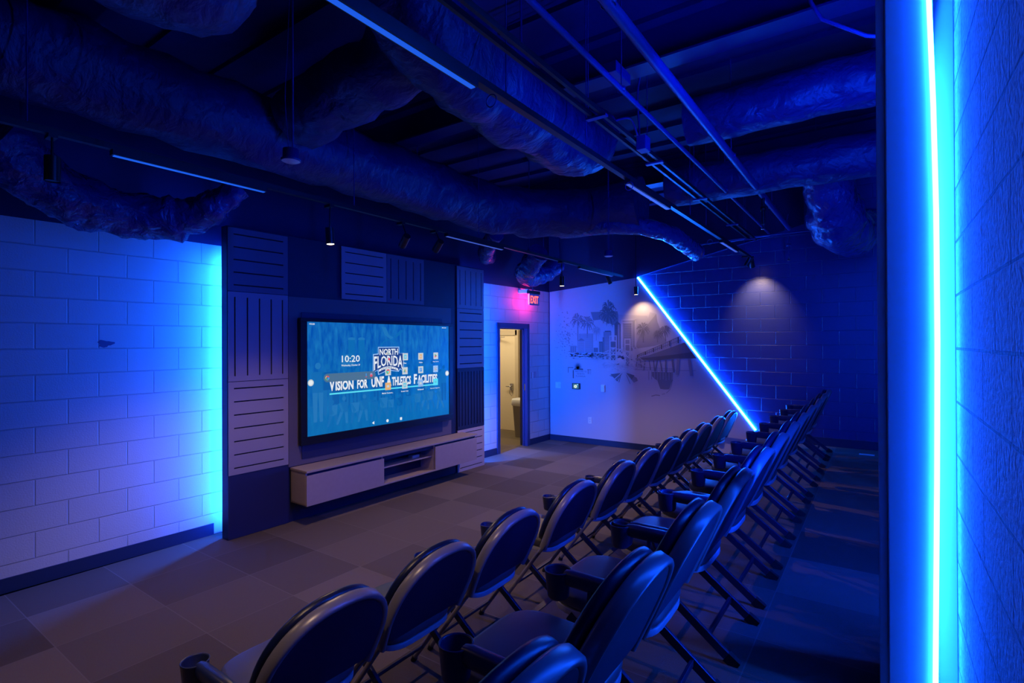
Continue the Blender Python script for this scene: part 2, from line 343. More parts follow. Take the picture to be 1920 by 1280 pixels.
slot_panel(5.75, 6.36, 1.502, 2.372, 'H', 7, M['taupe_m'], 'taupe panel with seven horizontal slots right of the television')
slot_panel(5.75, 6.36, 0.608, 1.502, 'V', 9, M['media_navy'], 'dark navy vertically slotted panel right of the television, above the console end')
slot_panel(5.75, 6.36, 0.0, 0.608, 'H', 6, M['taupe_l'], 'light panel with horizontal slots at the floor behind the console end')
b = MB(); b.box(-0.305, 0.305, -0.012, 0, 0.0, 0.606); solo(b, 'blank_panel', M['media_navy2'], 'plain dark navy panel at the foot of the left column', 'wall panel', loc=WL(2.845, 0.29, 0.003), rz=LA)

# backing board behind the television
t = thing('backing_board', 'large dark board mounted behind the television above the console', 'wall panel', WL(4.385, 0.291, 0), LA)
b = MB(); b.box(-1.235, 1.235, -0.02, 0, 0.58, 2.36); b.build('board', mat('board_laminate', (0.12, 0.10, 0.13), 0.5), t, bevel=0.002)
b = MB(); b.box(-1.09, 1.045, -0.03, -0.02, 0.64, 2.2); b.build('inner_board', M['media_navy2'], t, bevel=0.002)

# console
t = thing('media_console', 'long floating taupe console with two drawers and open shelves under the television', 'console', WL(4.50, 0.311, 0), LA)
cx0, cx1, cz0, cz1, cdp = -1.33, 1.33, 0.215, 0.575, 0.29
b = MB()
b.box(cx0, cx1, -cdp, 0, cz0, cz0 + 0.018); b.box(cx0, cx0 + 0.018, -cdp + 0.02, 0, cz0, cz1 - 0.02); b.box(cx1 - 0.018, cx1, -cdp + 0.02, 0, cz0, cz1 - 0.02)
b.box(-0.35, -0.332, -cdp + 0.03, 0, cz0, cz1 - 0.02); b.box(0.50, 0.518, -cdp + 0.03, 0, cz0, cz1 - 0.02); b.box(cx0, cx1, -0.02, 0, cz0, cz1 - 0.02)
b.build('carcass', M['console'], t, bevel=0.0015)
b = MB(); b.box(cx0 - 0.005, cx1 + 0.005, -cdp - 0.012, 0, cz1 - 0.022, cz1); b.build('top', M['console'], t, bevel=0.003)
b = MB(); b.box(cx0 + 0.018, cx1 - 0.018, -cdp + 0.035, -cdp + 0.045, cz1 - 0.075, cz1 - 0.022); b.build('finger_rail', M['media_navy2'], t)
for xa, xb in ((cx0, -0.336), (0.506, cx1)):
    b = MB(); b.box(xa, xb, -cdp - 0.002, -cdp + 0.018, cz0, cz1 - 0.05); b.build('drawer', M['console'], t, bevel=0.002)
b = MB(); b.box(-0.332, 0.50, -cdp + 0.05, -0.02, 0.395, 0.41); b.build('shelf', M['console'], t, bevel=0.001)
b = MB(); b.box(-0.332, 0.50, -0.024, -0.02, cz0 + 0.018, cz1 - 0.03); b.build('back_panel', M['media_navy'], t)
b = MB(); b.box(-0.06, 0.06, -0.04, 0.04, 0, 0.035); b.box(-0.05, 0.05, -0.043, -0.04, 0.006, 0.03)
solo(b, 'media_box', mat('grey_plastic_box', (0.35, 0.37, 0.42), 0.4), 'small pale media box on the upper open shelf of the console', 'media player', loc=WL(4.78, 0.44, 0.4101), rz=LA, bevel=0.004)

# ---------------------------------------------------------------- text helper
def text_mesh(body, bold=0.0):
    cu = bpy.data.curves.new('t', 'FONT'); cu.body = body; cu.size = 1; cu.offset = bold; cu.resolution_u = 2
    ob = bpy.data.objects.new('t', cu); COL.objects.link(ob)
    dg = bpy.context.evaluated_depsgraph_get(); dg.update(); me = bpy.data.meshes.new_from_object(ob.evaluated_get(dg))
    vs_ = [v.co.copy() for v in me.vertices]; fs_ = [tuple(p.vertices) for p in me.polygons]
    bpy.data.objects.remove(ob); bpy.data.curves.remove(cu); bpy.data.meshes.remove(me)
    xs = [v.x for v in vs_]; ys = [v.y for v in vs_]
    return vs_, fs_, min(xs), max(xs), min(ys), max(ys)
def put_text(b, body, x0, x1, z0, z1, plane, m, bold=0.0, warp=None):
    """fit a word in the rectangle x0..x1, z0..z1 of a plane(s, z) -> point"""
    vs_, fs_, a0, a1, c0, c1 = text_mesh(body, bold); q = []
    for v in vs_:
        fx = (v.x - a0) / (a1 - a0); fz = (v.y - c0) / max(1e-6, c1 - c0)
        zz0, zz1 = (z0, z1) if warp is None else warp(fx, z0, z1)
        q.append(plane(x0 + fx * (x1 - x0), zz0 + fz * (zz1 - zz0)))
    b.add(q, fs_, m)

# ================================================================ television
TW, TH = 2.185, 1.223
tv = thing('television', 'huge wall-mounted touch display showing a blue team picture with a headline', 'television', WL(3.325 + TW / 2, 0.3235, 0.877), LA)
b = MB(); hw = TW / 2
b.box(-hw - 0.075, hw + 0.075, -0.045, 0.0, -0.085, TH + 0.035); b.build('cabinet', M['black'], tv, bevel=0.006)
b = MB()
b.box(-hw - 0.075, hw + 0.075, -0.056, -0.045, TH, TH + 0.035); b.box(-hw - 0.075, hw + 0.075, -0.056, -0.045, -0.085, 0)
b.box(-hw - 0.075, -hw, -0.056, -0.045, 0, TH); b.box(hw, hw + 0.075, -0.056, -0.045, 0, TH); b.build('bezel', M['black'], tv, bevel=0.003)
b = MB(); b.box(hw - 0.25, hw - 0.02, -0.058, -0.05, -0.06, -0.04); b.build('control_buttons', M['black_metal'], tv)
# the picture
m, N, L, bs = new_mat('display_picture'); bs.inputs['Base Color'].default_value = (0.01, 0.01, 0.01, 1); bs.inputs['Roughness'].default_value = 0.3
tc = N.new('ShaderNodeTexCoord'); sp = N.new('ShaderNodeSeparateXYZ'); L.new(tc.outputs['Object'], sp.inputs[0])
mp = N.new('ShaderNodeMapping'); mp.inputs['Scale'].default_value = (9, 1, 2.5); L.new(tc.outputs['Object'], mp.inputs[0])
nz = N.new('ShaderNodeTexNoise'); nz.inputs['Scale'].default_value = 2.2; nz.inputs['Detail'].default_value = 7; nz.inputs['Roughness'].default_value = 0.62; L.new(mp.outputs[0], nz.inputs['Vector'])
cr = N.new('ShaderNodeValToRGB'); cr.color_ramp.elements[0].position = 0.35; cr.color_ramp.elements[0].color = (0.0, 0.075, 0.40, 1); cr.color_ramp.elements[1].position = 0.72; cr.color_ramp.elements[1].color = (0.01, 0.19, 0.50, 1)
L.new(nz.outputs['Fac'], cr.inputs[0])
mr = N.new('ShaderNodeMapRange'); mr.inputs[1].default_value = 0.0; mr.inputs[2].default_value = 1.0; mr.inputs[3].default_value = 0.75; mr.inputs[4].default_value = 0.0; L.new(sp.outputs[2], mr.inputs[0])
mx = N.new('ShaderNodeMix'); mx.data_type = 'RGBA'; mx.inputs[7].default_value = (0.0, 0.155, 0.42, 1); L.new(mr.outputs[0], mx.inputs[0]); L.new(cr.outputs[0], mx.inputs[6])
L.new(mx.outputs[2], bs.inputs['Emission Color']); bs.inputs['Emission Strength'].default_value = 1.0
SM = [m, emit('pix_ghost', (0.003, 0.14, 0.41), 1), emit('pix_ghost_light', (0.012, 0.17, 0.44), 1), emit('pix_white', (0.78, 0.83, 0.85), 1), emit('pix_outline', (0.30, 0.52, 0.85), 1),
      emit('pix_navy', (0.012, 0.05, 0.20), 1), emit('pix_grey', (0.07, 0.16, 0.25), 1), emit('pix_cyan', (0.10, 0.72, 0.85), 1), emit('pix_orange', (0.75, 0.42, 0.12), 1),
      emit('pix_red', (0.72, 0.08, 0.10), 1), emit('pix_green', (0.10, 0.45, 0.15), 1), emit('pix_blue', (0.06, 0.30, 0.75), 1), emit('pix_teal', (0.12, 0.55, 0.70), 1),
      emit('pix_pale', (0.55, 0.62, 0.62), 1), emit('pix_dark_ghost', (0.0, 0.10, 0.35), 1), emit('pix_lightblue', (0.25, 0.45, 0.75), 1)]
b = MB(); lay = [0]
def P(s_, z): return (s_ - hw, -0.0465 - lay[0] * 0.0003, z)
def rect(x0, x1, z0, z1, m): b.poly([P(x0, z0), P(x1, z0), P(x1, z1), P(x0, z1)], m)
def disc(cx, cz, r, m, n=20, rz=None): b.poly([P(cx + r * math.cos(2 * PI * i / n), cz + (rz or r) * math.sin(2 * PI * i / n)) for i in range(n)], m)
def pol(pts, m): b.poly([P(x, z) for x, z in pts], m)
rect(0, TW, 0, TH, 0)
rr = random.Random(3)
# ghosted team: row standing, row crouching on the grass
lay[0] = 1
rect(0, TW, 0.30, 0.315, 1); rect(0.5, 2.1, 0.62, 0.632, 1)
for hx in (0.52, 0.66): rect(hx, hx + 0.09, 0.80, 1.03, 1); disc(hx + 0.045, 1.04, 0.05, 2, rz=0.02)
pol([(0.42, 0.72), (0.47, 0.86), (0.58, 0.88), (0.60, 0.72)], 2)
pol([(1.0, 1.19), (1.06, 1.19), (1.12, 1.09), (1.19, 1.06), (1.14, 1.04), (1.05, 1.09)], 2); pol([(1.36, 1.15), (1.30, 1.16), (1.20, 1.07), (1.19, 1.04), (1.27, 1.08)], 1)
for i in range(12):
    a = PI * i / 11; a2 = PI * (i + 1) / 11
    if i < 11: pol([(1.12 + 0.14 * math.cos(a), 0.93 + 0.11 * math.sin(a)), (1.12 + 0.14 * math.cos(a2), 0.93 + 0.11 * math.sin(a2)), (1.12 + 0.12 * math.cos(a2), 0.93 + 0.095 * math.sin(a2)), (1.12 + 0.12 * math.cos(a), 0.93 + 0.095 * math.sin(a))], 1)
def standing(x, z, h, m, mh):
    disc(x, z + h * 0.92, h * 0.055, mh, 10)
    pol([(x - h * .12, z + h * .82), (x + h * .12, z + h * .82), (x + h * .10, z + h * .48), (x - h * .10, z + h * .48)], m)
    pol([(x - h * .10, z + h * .48), (x - h * .005, z + h * .48), (x - h * .02, z), (x - h * .08, z)], mh); pol([(x + h * .01, z + h * .48), (x + h * .10, z + h * .48), (x + h * .09, z), (x + h * .03, z)], mh)
def crouch(x, z, h, m, mh):
    disc(x, z + h * .93, h * .10, mh, 10)
    pol([(x - h * .22, z + h * .8), (x + h * .22, z + h * .8), (x + h * .17, z + h * .4), (x - h * .17, z + h * .4)], m)
    pol([(x - h * .17, z + h * .45), (x - h * .02, z + h * .42), (x - h * .16, z + h * .02), (x - h * .26, z + h * .02)], mh)
    pol([(x + h * .02, z + h * .42), (x + h * .17, z + h * .45), (x + h * .28, z + h * .02), (x + h * .18, z + h * .02)], mh)
    pol([(x - h * .24, z + h * .78), (x - h * .18, z + h * .8), (x - h * .06, z + h * .42), (x - h * .12, z + h * .4)], mh)
for i in range(26):
    lay[0] = 1 + 0.1 * (i % 3); x = 0.36 + (i % 13) * 0.135 + rr.uniform(-.03, .03); standing(x, 0.30 + rr.uniform(-.02, .03), 0.40 + rr.uniform(-.05, .06), rr.choice((14, 1, 14)), rr.choice((1, 14, 1)))
for i in range(13):
    lay[0] = 1.5 + 0.1 * (i % 2); x = 0.33 + i * 0.138 + rr.uniform(-.03, .03); z = 0.07 + 0.003 * i + rr.uniform(-.015, .02); h = 0.29 + rr.uniform(-.05, .04); m1, m2 = rr.choice(((1, 2), (2, 1), (14, 1), (1, 1)))
    disc(x + rr.uniform(-.012, .012), z + h * .93, h * .085, m2, 10)
    k1, k2 = rr.uniform(.08, .25), rr.uniform(.08, .28)
    pol([(x - h * .2, z + h * .8), (x + h * .2, z + h * .8), (x + h * .16, z + h * .4), (x - h * .16, z + h * .4)], m1)
    pol([(x - h * .17, z + h * .45), (x - h * .03, z + h * .42), (x - h * k1, z), (x - h * (k1 + .09), z)], m2)
    pol([(x + h * .03, z + h * .42), (x + h * .17, z + h * .45), (x + h * (k2 + .09), z), (x + h * k2, z)], m2)
    pol([(x - h * .22, z + h * .75), (x - h * .15, z + h * .78), (x + h * rr.uniform(-.05, .1), z + h * .5), (x - h * .08, z + h * .42)], m2)
lay[0] = 2; standing(0.13, 0.14, 0.66, 1, 2); standing(0.25, 0.20, 0.58, 14, 1); standing(2.08, 0.20, 0.50, 1, 14)
# headline: capitals and small capitals, set over a dark edge
words = [('V', 'ISION'), ('F', 'OR'), ('U', 'NF'), ('A', 'THLETICS'), ('F', 'ACILITIES')]
segs = [(0.270, 0.340, 'V', 1), (0.350, 0.590, 'ISION', 0), (0.640, 0.790, 'FOR', 0), (0.845, 1.035, 'UNF', 1), (1.072, 1.152, 'A', 1), (1.160, 1.475, 'THLETICS', 0), (1.525, 1.580, 'F', 1), (1.590, 1.955, 'ACILITIES', 0)]
for k, (dx, mm, bold) in enumerate(((0.006, 5, 0.055), (0, 3, 0.04))):
    lay[0] = 3 + k
    for x0, x1, body, big in segs: put_text(b, body, x0 + dx, x1 + dx, 0.462 - dx, (0.588 if big else 0.572) - dx, P, mm, bold)
lay[0] = 3; rect(0.273, 1.962, 0.422, 0.439, 7)
# crest behind the app icons
def crest(g, m):
    pol([(0.952 - g, 0.938 + g), (1.272 + g, 0.938 + g), (1.272 + g, 0.862), (1.346 + g, 0.862 + g * .6), (1.346 + g, 0.640 - g), (1.29, 0.672 - g), (1.262 + g, 0.640 - g), (1.10, 0.663 - g),
         (0.955 - g, 0.615 - g), (0.945 - g, 0.672 - g), (0.873 - g, 0.640 - g), (0.878 - g, 0.852 + g), (0.952 - g, 0.858 + g)], m)
lay[0] = 5; crest(0.008, 4); lay[0] = 6; crest(-0.003, 5)
lay[0] = 7
put_text(b, 'NORTH', 0.968, 1.257, 0.845, 0.922, P, 3, 0.025)
put_text(b, 'FLORIDA', 0.884, 1.336, 0.715, 0.838, P, 3, 0.02, warp=lambda f, a, c: (a - 0.055 * abs(2 * f - 1) ** 2.0, c - 0.004 * abs(2 * f - 1)))
n = 12; arc = lambda f: 0.008 - 0.035 * (2 * f - 1) ** 2
for i in range(n):
    f0, f1 = i / n, (i + 1) / n; pol([(0.958 + 0.30 * f0, 0.672 + arc(f0)), (0.958 + 0.30 * f1, 0.672 + arc(f1)), (0.958 + 0.30 * f1, 0.698 + arc(f1)), (0.958 + 0.30 * f0, 0.698 + arc(f0))], 3)
lay[0] = 8; put_text(b, 'OSPREYS', 0.985, 1.235, 0.677, 0.693, P, 5, 0.01, warp=lambda f, a, c: (a + arc(.05 + .9 * f), c + arc(.05 + .9 * f)))
# clock, date, search bar
lay[0] = 9; put_text(b, '10:20', 0.432, 0.678, 0.776, 0.853, P, 3, 0.012); put_text(b, 'Wednesday, October 29', 0.426, 0.680, 0.724, 0.752, P, 3, 0.012)
put_text(b, '10:20', 0.028, 0.092, 1.190, 1.208, P, 3, 0.02); rect(2.048, 2.07, 1.194, 1.204, 3); disc(2.09, 1.199, 0.008, 3, 10); pol([(2.11, 1.192), (2.135, 1.199), (2.11, 1.207)], 3)
rect(0.245, 0.860, 0.564, 0.657, 6); disc(0.245, 0.6105, 0.0465, 6); disc(0.860, 0.6105, 0.0465, 6)
lay[0] = 10
for a0, a1, mm in ((20, 110, 9), (110, 190, 8), (190, 270, 10), (270, 350, 11)):
    k = 5
    for i in range(k):
        a = math.radians(a0 + (a1 - a0) * i / k); c = math.radians(a0 + (a1 - a0) * (i + 1) / k)
        pol([(0.245 + .026 * math.cos(a), .61 + .026 * math.sin(a)), (0.245 + .026 * math.cos(c), .61 + .026 * math.sin(c)), (0.245 + .014 * math.cos(c), .61 + .014 * math.sin(c)), (0.245 + .014 * math.cos(a), .61 + .014 * math.sin(a))], mm)
rect(0.245, 0.271, 0.604, 0.614, 11); rect(0.762, 0.774, 0.603, 0.636, 11); rect(0.758, 0.778, 0.590, 0.597, 9)
disc(0.842, 0.610, 0.020, 9, 14); rect(0.828, 0.856, 0.612, 0.634, 15)
# app icons
ic = [(1.379, 0.817, 'doc', 12), (1.648, 0.816, 'doc', 8), (1.926, 0.817, 'play', 0), (1.098, 0.640, 'ring', 0), (1.373, 0.639, 'tri', 0), (1.647, 0.640, 'grid', 15), (1.921, 0.640, 'gear', 0),
      (1.097, 0.461, 'sq', 8), (1.369, 0.458, 'doc', 12), (1.643, 0.464, 'sq', 15), (1.920, 0.464, 'sq', 7)]
for x, z, k, mm in ic:
    h = 0.045; lay[0] = 9
    base = {'sq': mm, 'gear': 4}.get(k, 13); rect(x - h, x + h, z - h, z + h, base)
    lay[0] = 10
    if k == 'doc': rect(x - .022, x + .022, z - .028, z + .028, mm); lay[0] = 11; rect(x - .008, x + .008, z - .014, z + .010, 13)
    if k == 'sq': rect(x - .02, x + .02, z - .014, z + .014, 13 if mm != 7 else 12)
    if k == 'play': pol([(x - .02, z + .028), (x + .022, z), (x - .02, z)], 10); pol([(x - .02, z), (x + .022, z), (x - .02, z - .028)], 9)
    if k == 'tri': pol([(x - .028, z - .022), (x, z + .026), (x + .004, z - .004)], 10); pol([(x, z + .026), (x + .028, z - .022), (x + .006, z - .022)], 8); pol([(x - .02, z - .022), (x + .006, z - .022), (x, z - .002)], 11)
    if k == 'ring':
        for q, (a0, mm2) in enumerate(((30, 9), (150, 10), (270, 8))):
            pts = [(x + .03 * math.cos(math.radians(a0 + j * 20)), z + .03 * math.sin(math.radians(a0 + j * 20))) for j in range(7)]; pol([(x, z)] + pts, mm2)
        lay[0] = 11; disc(x, z, 0.012, 7, 12)
    if k == 'grid': rect(x - .022, x + .022, z - .024, z + .024, 11); lay[0] = 11; rect(x - .012, x - .002, z + .002, z + .012, 13); rect(x + .003, x + .013, z + .002, z + .012, 13); rect(x - .012, x - .002, z - .014, z - .004, 13)
    if k == 'gear':
        disc(x, z, .028, 5, 12)
        lay[0] = 11
        for j in range(6): disc(x + .02 * math.cos(j * PI / 3), z + .02 * math.sin(j * PI / 3), .008, 3, 8)
        disc(x, z, .008, 3, 8)
lay[0] = 10
for x, z, mm in ((1.079, .862, 13), (1.115, .862, 13), (1.079, .793, 13), (1.115, .793, 9)): rect(x - .015, x + .015, z - .015, z + .015, mm)
lay[0] = 11; rect(1.073, 1.085, .857, .867, 8); rect(1.109, 1.121, .857, .867, 10); rect(1.073, 1.085, .788, .798, 12)
lay[0] = 9
for x, z, tx in ((1.37, .737, 'Files'), (1.648, .737, 'Slides'), (1.926, .738, 'Play Store'), (1.092, .380, 'Media Connect...'), (1.368, .382, 'Screen Cast'), (1.642, .383, 'Whiteboard'), (1.914, .381, 'Remote Support...')):
    wd = 0.011 * len(tx); put_text(b, tx, x - wd / 2, x + wd / 2, z - .009, z + .009, P, 3, 0.02)
# round side buttons and navigation keys
for x in (0.043, 2.146): lay[0] = 9; disc(x, 0.570, 0.036, 13, 24); lay[0] = 10; disc(x, 0.570, 0.024, 3, 20)
pol([(0.850, 0.040), (0.884, 0.060), (0.884, 0.020)], 3); disc(1.086, 0.040, 0.019, 3, 16); rect(1.286, 1.320, 0.023, 0.057, 3)
b.build('screen', SM, tv)

# ================================================================ mural on the far wall
MX = 8.705
mu = thing('wall_mural', 'grey photo mural of palms, towers and pier on the white panel beside the diagonal light', 'mural', (8.73, 3.4, 0.0))
ink = [mat('mural_paper', (0.58, 0.56, 0.63), 0.55)] + [mat('mural_ink_%s' % n_, (v, v * .96, v * 1.12), 0.55) for n_, v in (('palest', 0.49), ('pale', 0.37), ('mid', 0.25), ('deep', 0.15), ('dark', 0.09))]
b = MB(); sl = (2.982 - 0.512) / (3.439 - 1.581)
out = [(5.205, 0.11), (5.205, 2.84), (3.45, 2.985), (1.475, 0.36), (1.475, 0.11)]
out[3] = (3.45 - (2.985 - 0.36) / sl, 0.36); out[4] = (out[3][0] , 0.11)
b.loft([[(0, y - 3.4, z) for y, z in out], [(MX - 8.73, y - 3.4, z) for y, z in out]], smooth=False)
b.build('panel', ink[0], mu)
b = MB(); lay2 = [0]
def Q(y, z): return (MX - 8.73 - 0.0006 - lay2[0] * 0.0004, y - 3.4, z)
def mp_(pts, m, l=None):
    if l is not None: lay2[0] = l
    b.poly([Q(y, z) for y, z in pts], m)
def mrect(y0, y1, z0, z1, m, l=None): mp_([(y0, z0), (y1, z0), (y1, z1), (y0, z1)], m, l)
def mline(p, q, wd, m, l=None):
    d = Vector((q[0] - p[0], q[1] - p[1])); d = d.normalized() if d.length > 1e-6 else Vector((1, 0)); n_ = Vector((-d.y, d.x)) * wd / 2
    mp_([(p[0] + n_.x, p[1] + n_.y), (q[0] + n_.x, q[1] + n_.y), (q[0] - n_.x, q[1] - n_.y), (p[0] - n_.x, p[1] - n_.y)], m, l)
# state outline: panhandle, body, tip and keys
mp_([(4.335, 2.423), (3.812, 2.418), (3.796, 2.358), (3.796, 2.15), (4.005, 2.215), (4.136, 2.279), (4.285, 2.268)], 3, 0)
mp_([(3.796, 2.358), (3.261, 2.318), (3.254, 2.275), (3.216, 2.38), (3.107, 2.348), (3.40, 2.0), (3.5, 1.75), (3.72, 2.0), (3.796, 2.15)], 1, 0)
mp_([(3.107, 2.348), (3.086, 2.206), (3.015, 2.035), (2.931, 1.865), (3.15, 1.80), (3.5, 1.75), (3.40, 2.0)], 2, 0)
mp_([(3.193, 1.36), (3.193, 1.297), (3.15, 1.25), (3.092, 1.215), (3.06, 1.12), (3.042, 1.076), (2.97, 1.07), (2.893, 1.076), (2.87, 1.13), (2.85, 1.196), (2.83, 1.22), (2.825, 1.36)], 3, 0)
for p, q in (((3.20, 0.945), (3.12, 0.97)), ((3.12, 0.97), (3.05, 0.965)), ((3.02, 0.985), (2.96, 1.0)), ((2.94, 1.01), (2.88, 1.07)), ((2.88, 1.07), (2.85, 1.15)), ((2.85, 1.15), (2.84, 1.22))): mline(p, q, 0.014 if p[0] > 3.1 else 0.008, 3, 1)
# palms
def palm(y, z, r, m, trunk=None, seed=1, l=4):
    q = random.Random(seed)
    for i in range(13):
        a = 2 * PI * i / 13 + q.uniform(-.15, .15); ln = r * q.uniform(.8, 1.1)
        c = (y + ln * .55 * math.cos(a), z + ln * .55 * math.sin(a) + r * .12); e = (y + ln * math.cos(a), z + ln * math.sin(a) - r * .22)
        lay2[0] = l + 0.05 * i
        nx, nz = -math.sin(a) * r * .085, math.cos(a) * r * .085
        mp_([(y, z), (c[0] + nx, c[1] + nz), e, (c[0] - nx, c[1] - nz)], m)
        for k in range(3):
            f = .35 + .22 * k; px, pz = y + (e[0] - y) * f, z + (e[1] - z) * f + r * .12 * (1 - abs(2 * f - 1))
            mp_([(px, pz), (px + nx * 2.6, pz + nz * 2.0 - r * .1), (px + nx * .4 + (e[0] - y) * .08, pz + nz * .4)], m); mp_([(px, pz), (px - nx * 2.6, pz - nz * 2.0 - r * .1), (px - nx * .4 + (e[0] - y) * .08, pz - nz * .4)], m)
    if trunk is not None: mp_([(y - r * .05, z), (y + r * .05, z), (trunk[0] + r * .07, trunk[1]), (trunk[0] - r * .07, trunk[1])], m, l - 1)
palm(4.602, 2.29, 0.165, 3, (4.597, 1.68), 1); palm(4.404, 2.235, 0.165, 3, (4.405, 1.95), 2); palm(4.22, 2.09, 0.10, 2, (4.225, 1.9), 3)
palm(3.987, 2.50, 0.165, 4, (3.99, 2.2), 4, 5); palm(3.988, 2.36, 0.20, 4, None, 5, 6); palm(3.344, 2.10, 0.14, 3, (3.335, 1.86), 6); palm(3.087, 2.0, 0.10, 3, (3.085, 1.86), 7); palm(2.958, 2.07, 0.115, 3, (2.945, 1.88), 8)
q = random.Random(5)
for i in range(150):   # leafy scatter at the left margin
    y = q.gauss(4.86, .10); z = q.gauss(1.98, .20)
    if y < 5.12: s_ = q.uniform(.008, .02); mp_([(y - s_, z), (y, z + s_ * .6), (y + s_, z + s_ * .2), (y, z - s_ * .6)], 2 if i % 3 else 3, 1)
for i in range(220):   # shore and foliage band
    y = q.uniform(3.55, 4.80); z = 1.66 - .05 * (4.8 - y) + q.gauss(0, .03); s_ = q.uniform(.01, .03); mp_([(y - s_, z), (y, z + s_ * .5), (y + s_, z), (y, z - s_ * .5)], q.choice((2, 3, 4)), 2)
mrect(3.95, 4.78, 1.60, 1.612, 3, 2); mrect(3.95, 4.70, 1.56, 1.568, 2, 2)
# towers
def tower(y0, y1, z0, z1, m, ms, n_, l, vert=False):
    mrect(y0, y1, z0, z1, m, l)
    for i in range(n_):
        f0 = (i + .3) / n_; f1 = (i + .62) / n_
        if vert: mrect(y0 + (y1 - y0) * f0, y0 + (y1 - y0) * f1, z0, z1 - .02, ms, l + 1)
        else: mrect(y0 + (y0 - y1) * -.08, y1 - (y1 - y0) * .08, z0 + (z1 - z0) * f0, z0 + (z1 - z0) * f1, ms, l + 1)
tower(4.763, 4.63, 1.68, 1.81, 2, 3, 3, 2, True); tower(4.577, 4.289, 1.68, 2.03, 2, 1, 16, 3); tower(4.60, 4.455, 1.672, 1.90, 1, 3, 12, 5); mp_([(4.60, 1.90), (4.53, 1.95), (4.455, 1.90)], 3, 5)
tower(4.28, 4.19, 1.69, 1.77, 3, 4, 4, 4); tower(4.171, 4.085, 1.69, 1.88, 4, 2, 4, 4, True); tower(4.08, 3.93, 1.675, 2.06, 3, 1, 18, 5); mrect(4.055, 3.94, 2.05, 2.075, 4, 6); tower(4.10, 4.06, 1.675, 1.96, 3, 4, 12, 6)
mp_([(3.869, 1.70), (3.869, 2.19), (3.82, 2.245), (3.752, 2.19), (3.752, 1.70)], 4, 5); mrect(3.80, 3.775, 1.70, 2.18, 2, 6); mrect(3.84, 3.83, 1.70, 2.18, 5, 6)
mp_([(3.735, 1.78), (3.735, 2.255), (3.467, 2.255), (3.467, 1.78)], 2, 7); mrect(3.70, 3.53, 1.72, 2.19, 3, 8)
for i in range(14): mrect(3.69, 3.54, 1.74 + i * .032, 1.748 + i * .032, 2, 9)
for p, q_, wd in (((3.728, 1.76), (3.728, 2.262), .028), ((3.475, 1.78), (3.475, 2.262), .028), ((3.74, 2.262), (3.463, 2.262), .03), ((3.54, 1.78), (3.54, 2.2), .012), ((3.74, 2.215), (3.53, 2.215), .012), ((3.728, 1.77), (3.80, 1.695), .02), ((3.475, 1.79), (3.37, 1.66), .02), ((3.54, 1.78), (3.44, 1.67), .012)): mline(p, q_, wd, 0, 10)
# lift bridge
for y0, y1, z0, z1 in ((3.955, 3.835, 1.41, 1.99), (3.673, 3.575, 1.47, 1.93)):
    for y in (y0, y1): mrect(y - .010, y + .010, z0, z1, 0, 13)
    for z in (z1 - .01, z1 - .10, z1 - .22): mrect(y0, y1, z - .008, z + .008, 0, 13)
    for k in range(3): mline((y0, z1 - .26 - .11 * k), (y1, z1 - .37 - .11 * k), .008, 0, 12.5); mline((y1, z1 - .26 - .11 * k), (y0, z1 - .37 - .11 * k), .008, 0, 12.5)
    mrect(y0 - .02, y1 + .02, z1 - .22, z1 - .11, 4 if y0 > 3.8 else 3, 11); mrect(y0 - .02, y1 + .02, z1 - .44, z1 - .24, 4 if y0 > 3.8 else 3, 11)
pv = None
for i in range(17):
    f = i / 16; y = 4.25 + (3.30 - 4.25) * f; z = 1.45 + .20 * math.sin(PI * min(1, f * .9 + .1)) ; zt_ = z + .07 + .03 * math.sin(PI * f)
    if pv: mline(pv[0], (y, z), .014, 0, 14); mline(pv[1], (y, zt_), .010, 0, 14); mline(pv[0], (y, zt_), .006, 0, 14); mline((y, z), (y, zt_), .006, 0, 14)
    pv = ((y, z), (y, zt_))
for i in range(120):
    y = q.uniform(3.3, 4.1); z = q.gauss(1.46, .035); s_ = q.uniform(.01, .03); mp_([(y - s_, z), (y, z + s_ * .4), (y + s_, z), (y, z - s_ * .4)], 1, 3)
mrect(4.0, 3.6, 1.352, 1.360, 0, 4)
# pier on trestles
mp_([(3.475, 1.585), (3.265, 1.635), (2.818, 1.79), (2.63, 1.86), (2.44, 1.60), (2.79, 1.585), (3.08, 1.555), (3.475, 1.545)], 3, 12)
mp_([(3.475, 1.575), (2.79, 1.66), (2.52, 1.70), (2.44, 1.60), (2.79, 1.60), (3.08, 1.56)], 4, 13)
for i in range(22):
    f = i / 21; y = 3.44 + (2.70 - 3.44) * f; z = 1.60 + (1.86 - 1.60) * f; h = .045 + .055 * f; mline((y, z), (y, z + h), .006 if i % 4 else .022, 4 if i % 4 == 0 else 3, 14)
mline((3.45, 1.64), (2.70, 1.96), .010, 3, 14); mline((3.45, 1.615), (2.68, 1.905), .006, 3, 14)
for y, z0, wd, dy in ((3.44, 1.44, .014, .03), (3.40, 1.43, .014, -.03), (3.30, 1.38, .018, .03), (3.24, 1.39, .018, -.03), (3.16, 1.375, .02, -.02), (3.08, 1.37, .022, .05), (3.05, 1.37, .022, -.04), (2.945, 1.35, .03, 0), (2.84, 1.36, .03, -.03), (2.735, 1.32, .05, .02), (2.56, 1.31, .05, -.04)):
    mline((y, 1.60), (y + dy, z0), wd, 3 if y > 2.8 else 2, 11)
for p, q_ in (((3.5, 1.39), (2.45, 1.40)), ((3.3, 1.43), (2.80, 1.42))): mline(p, q_, .006, 3, 3)
for i in range(9): mrect(3.25 - .05 * i, 3.235 - .05 * i, 1.22 + .01 * (i % 3), 1.37, 2, 2)
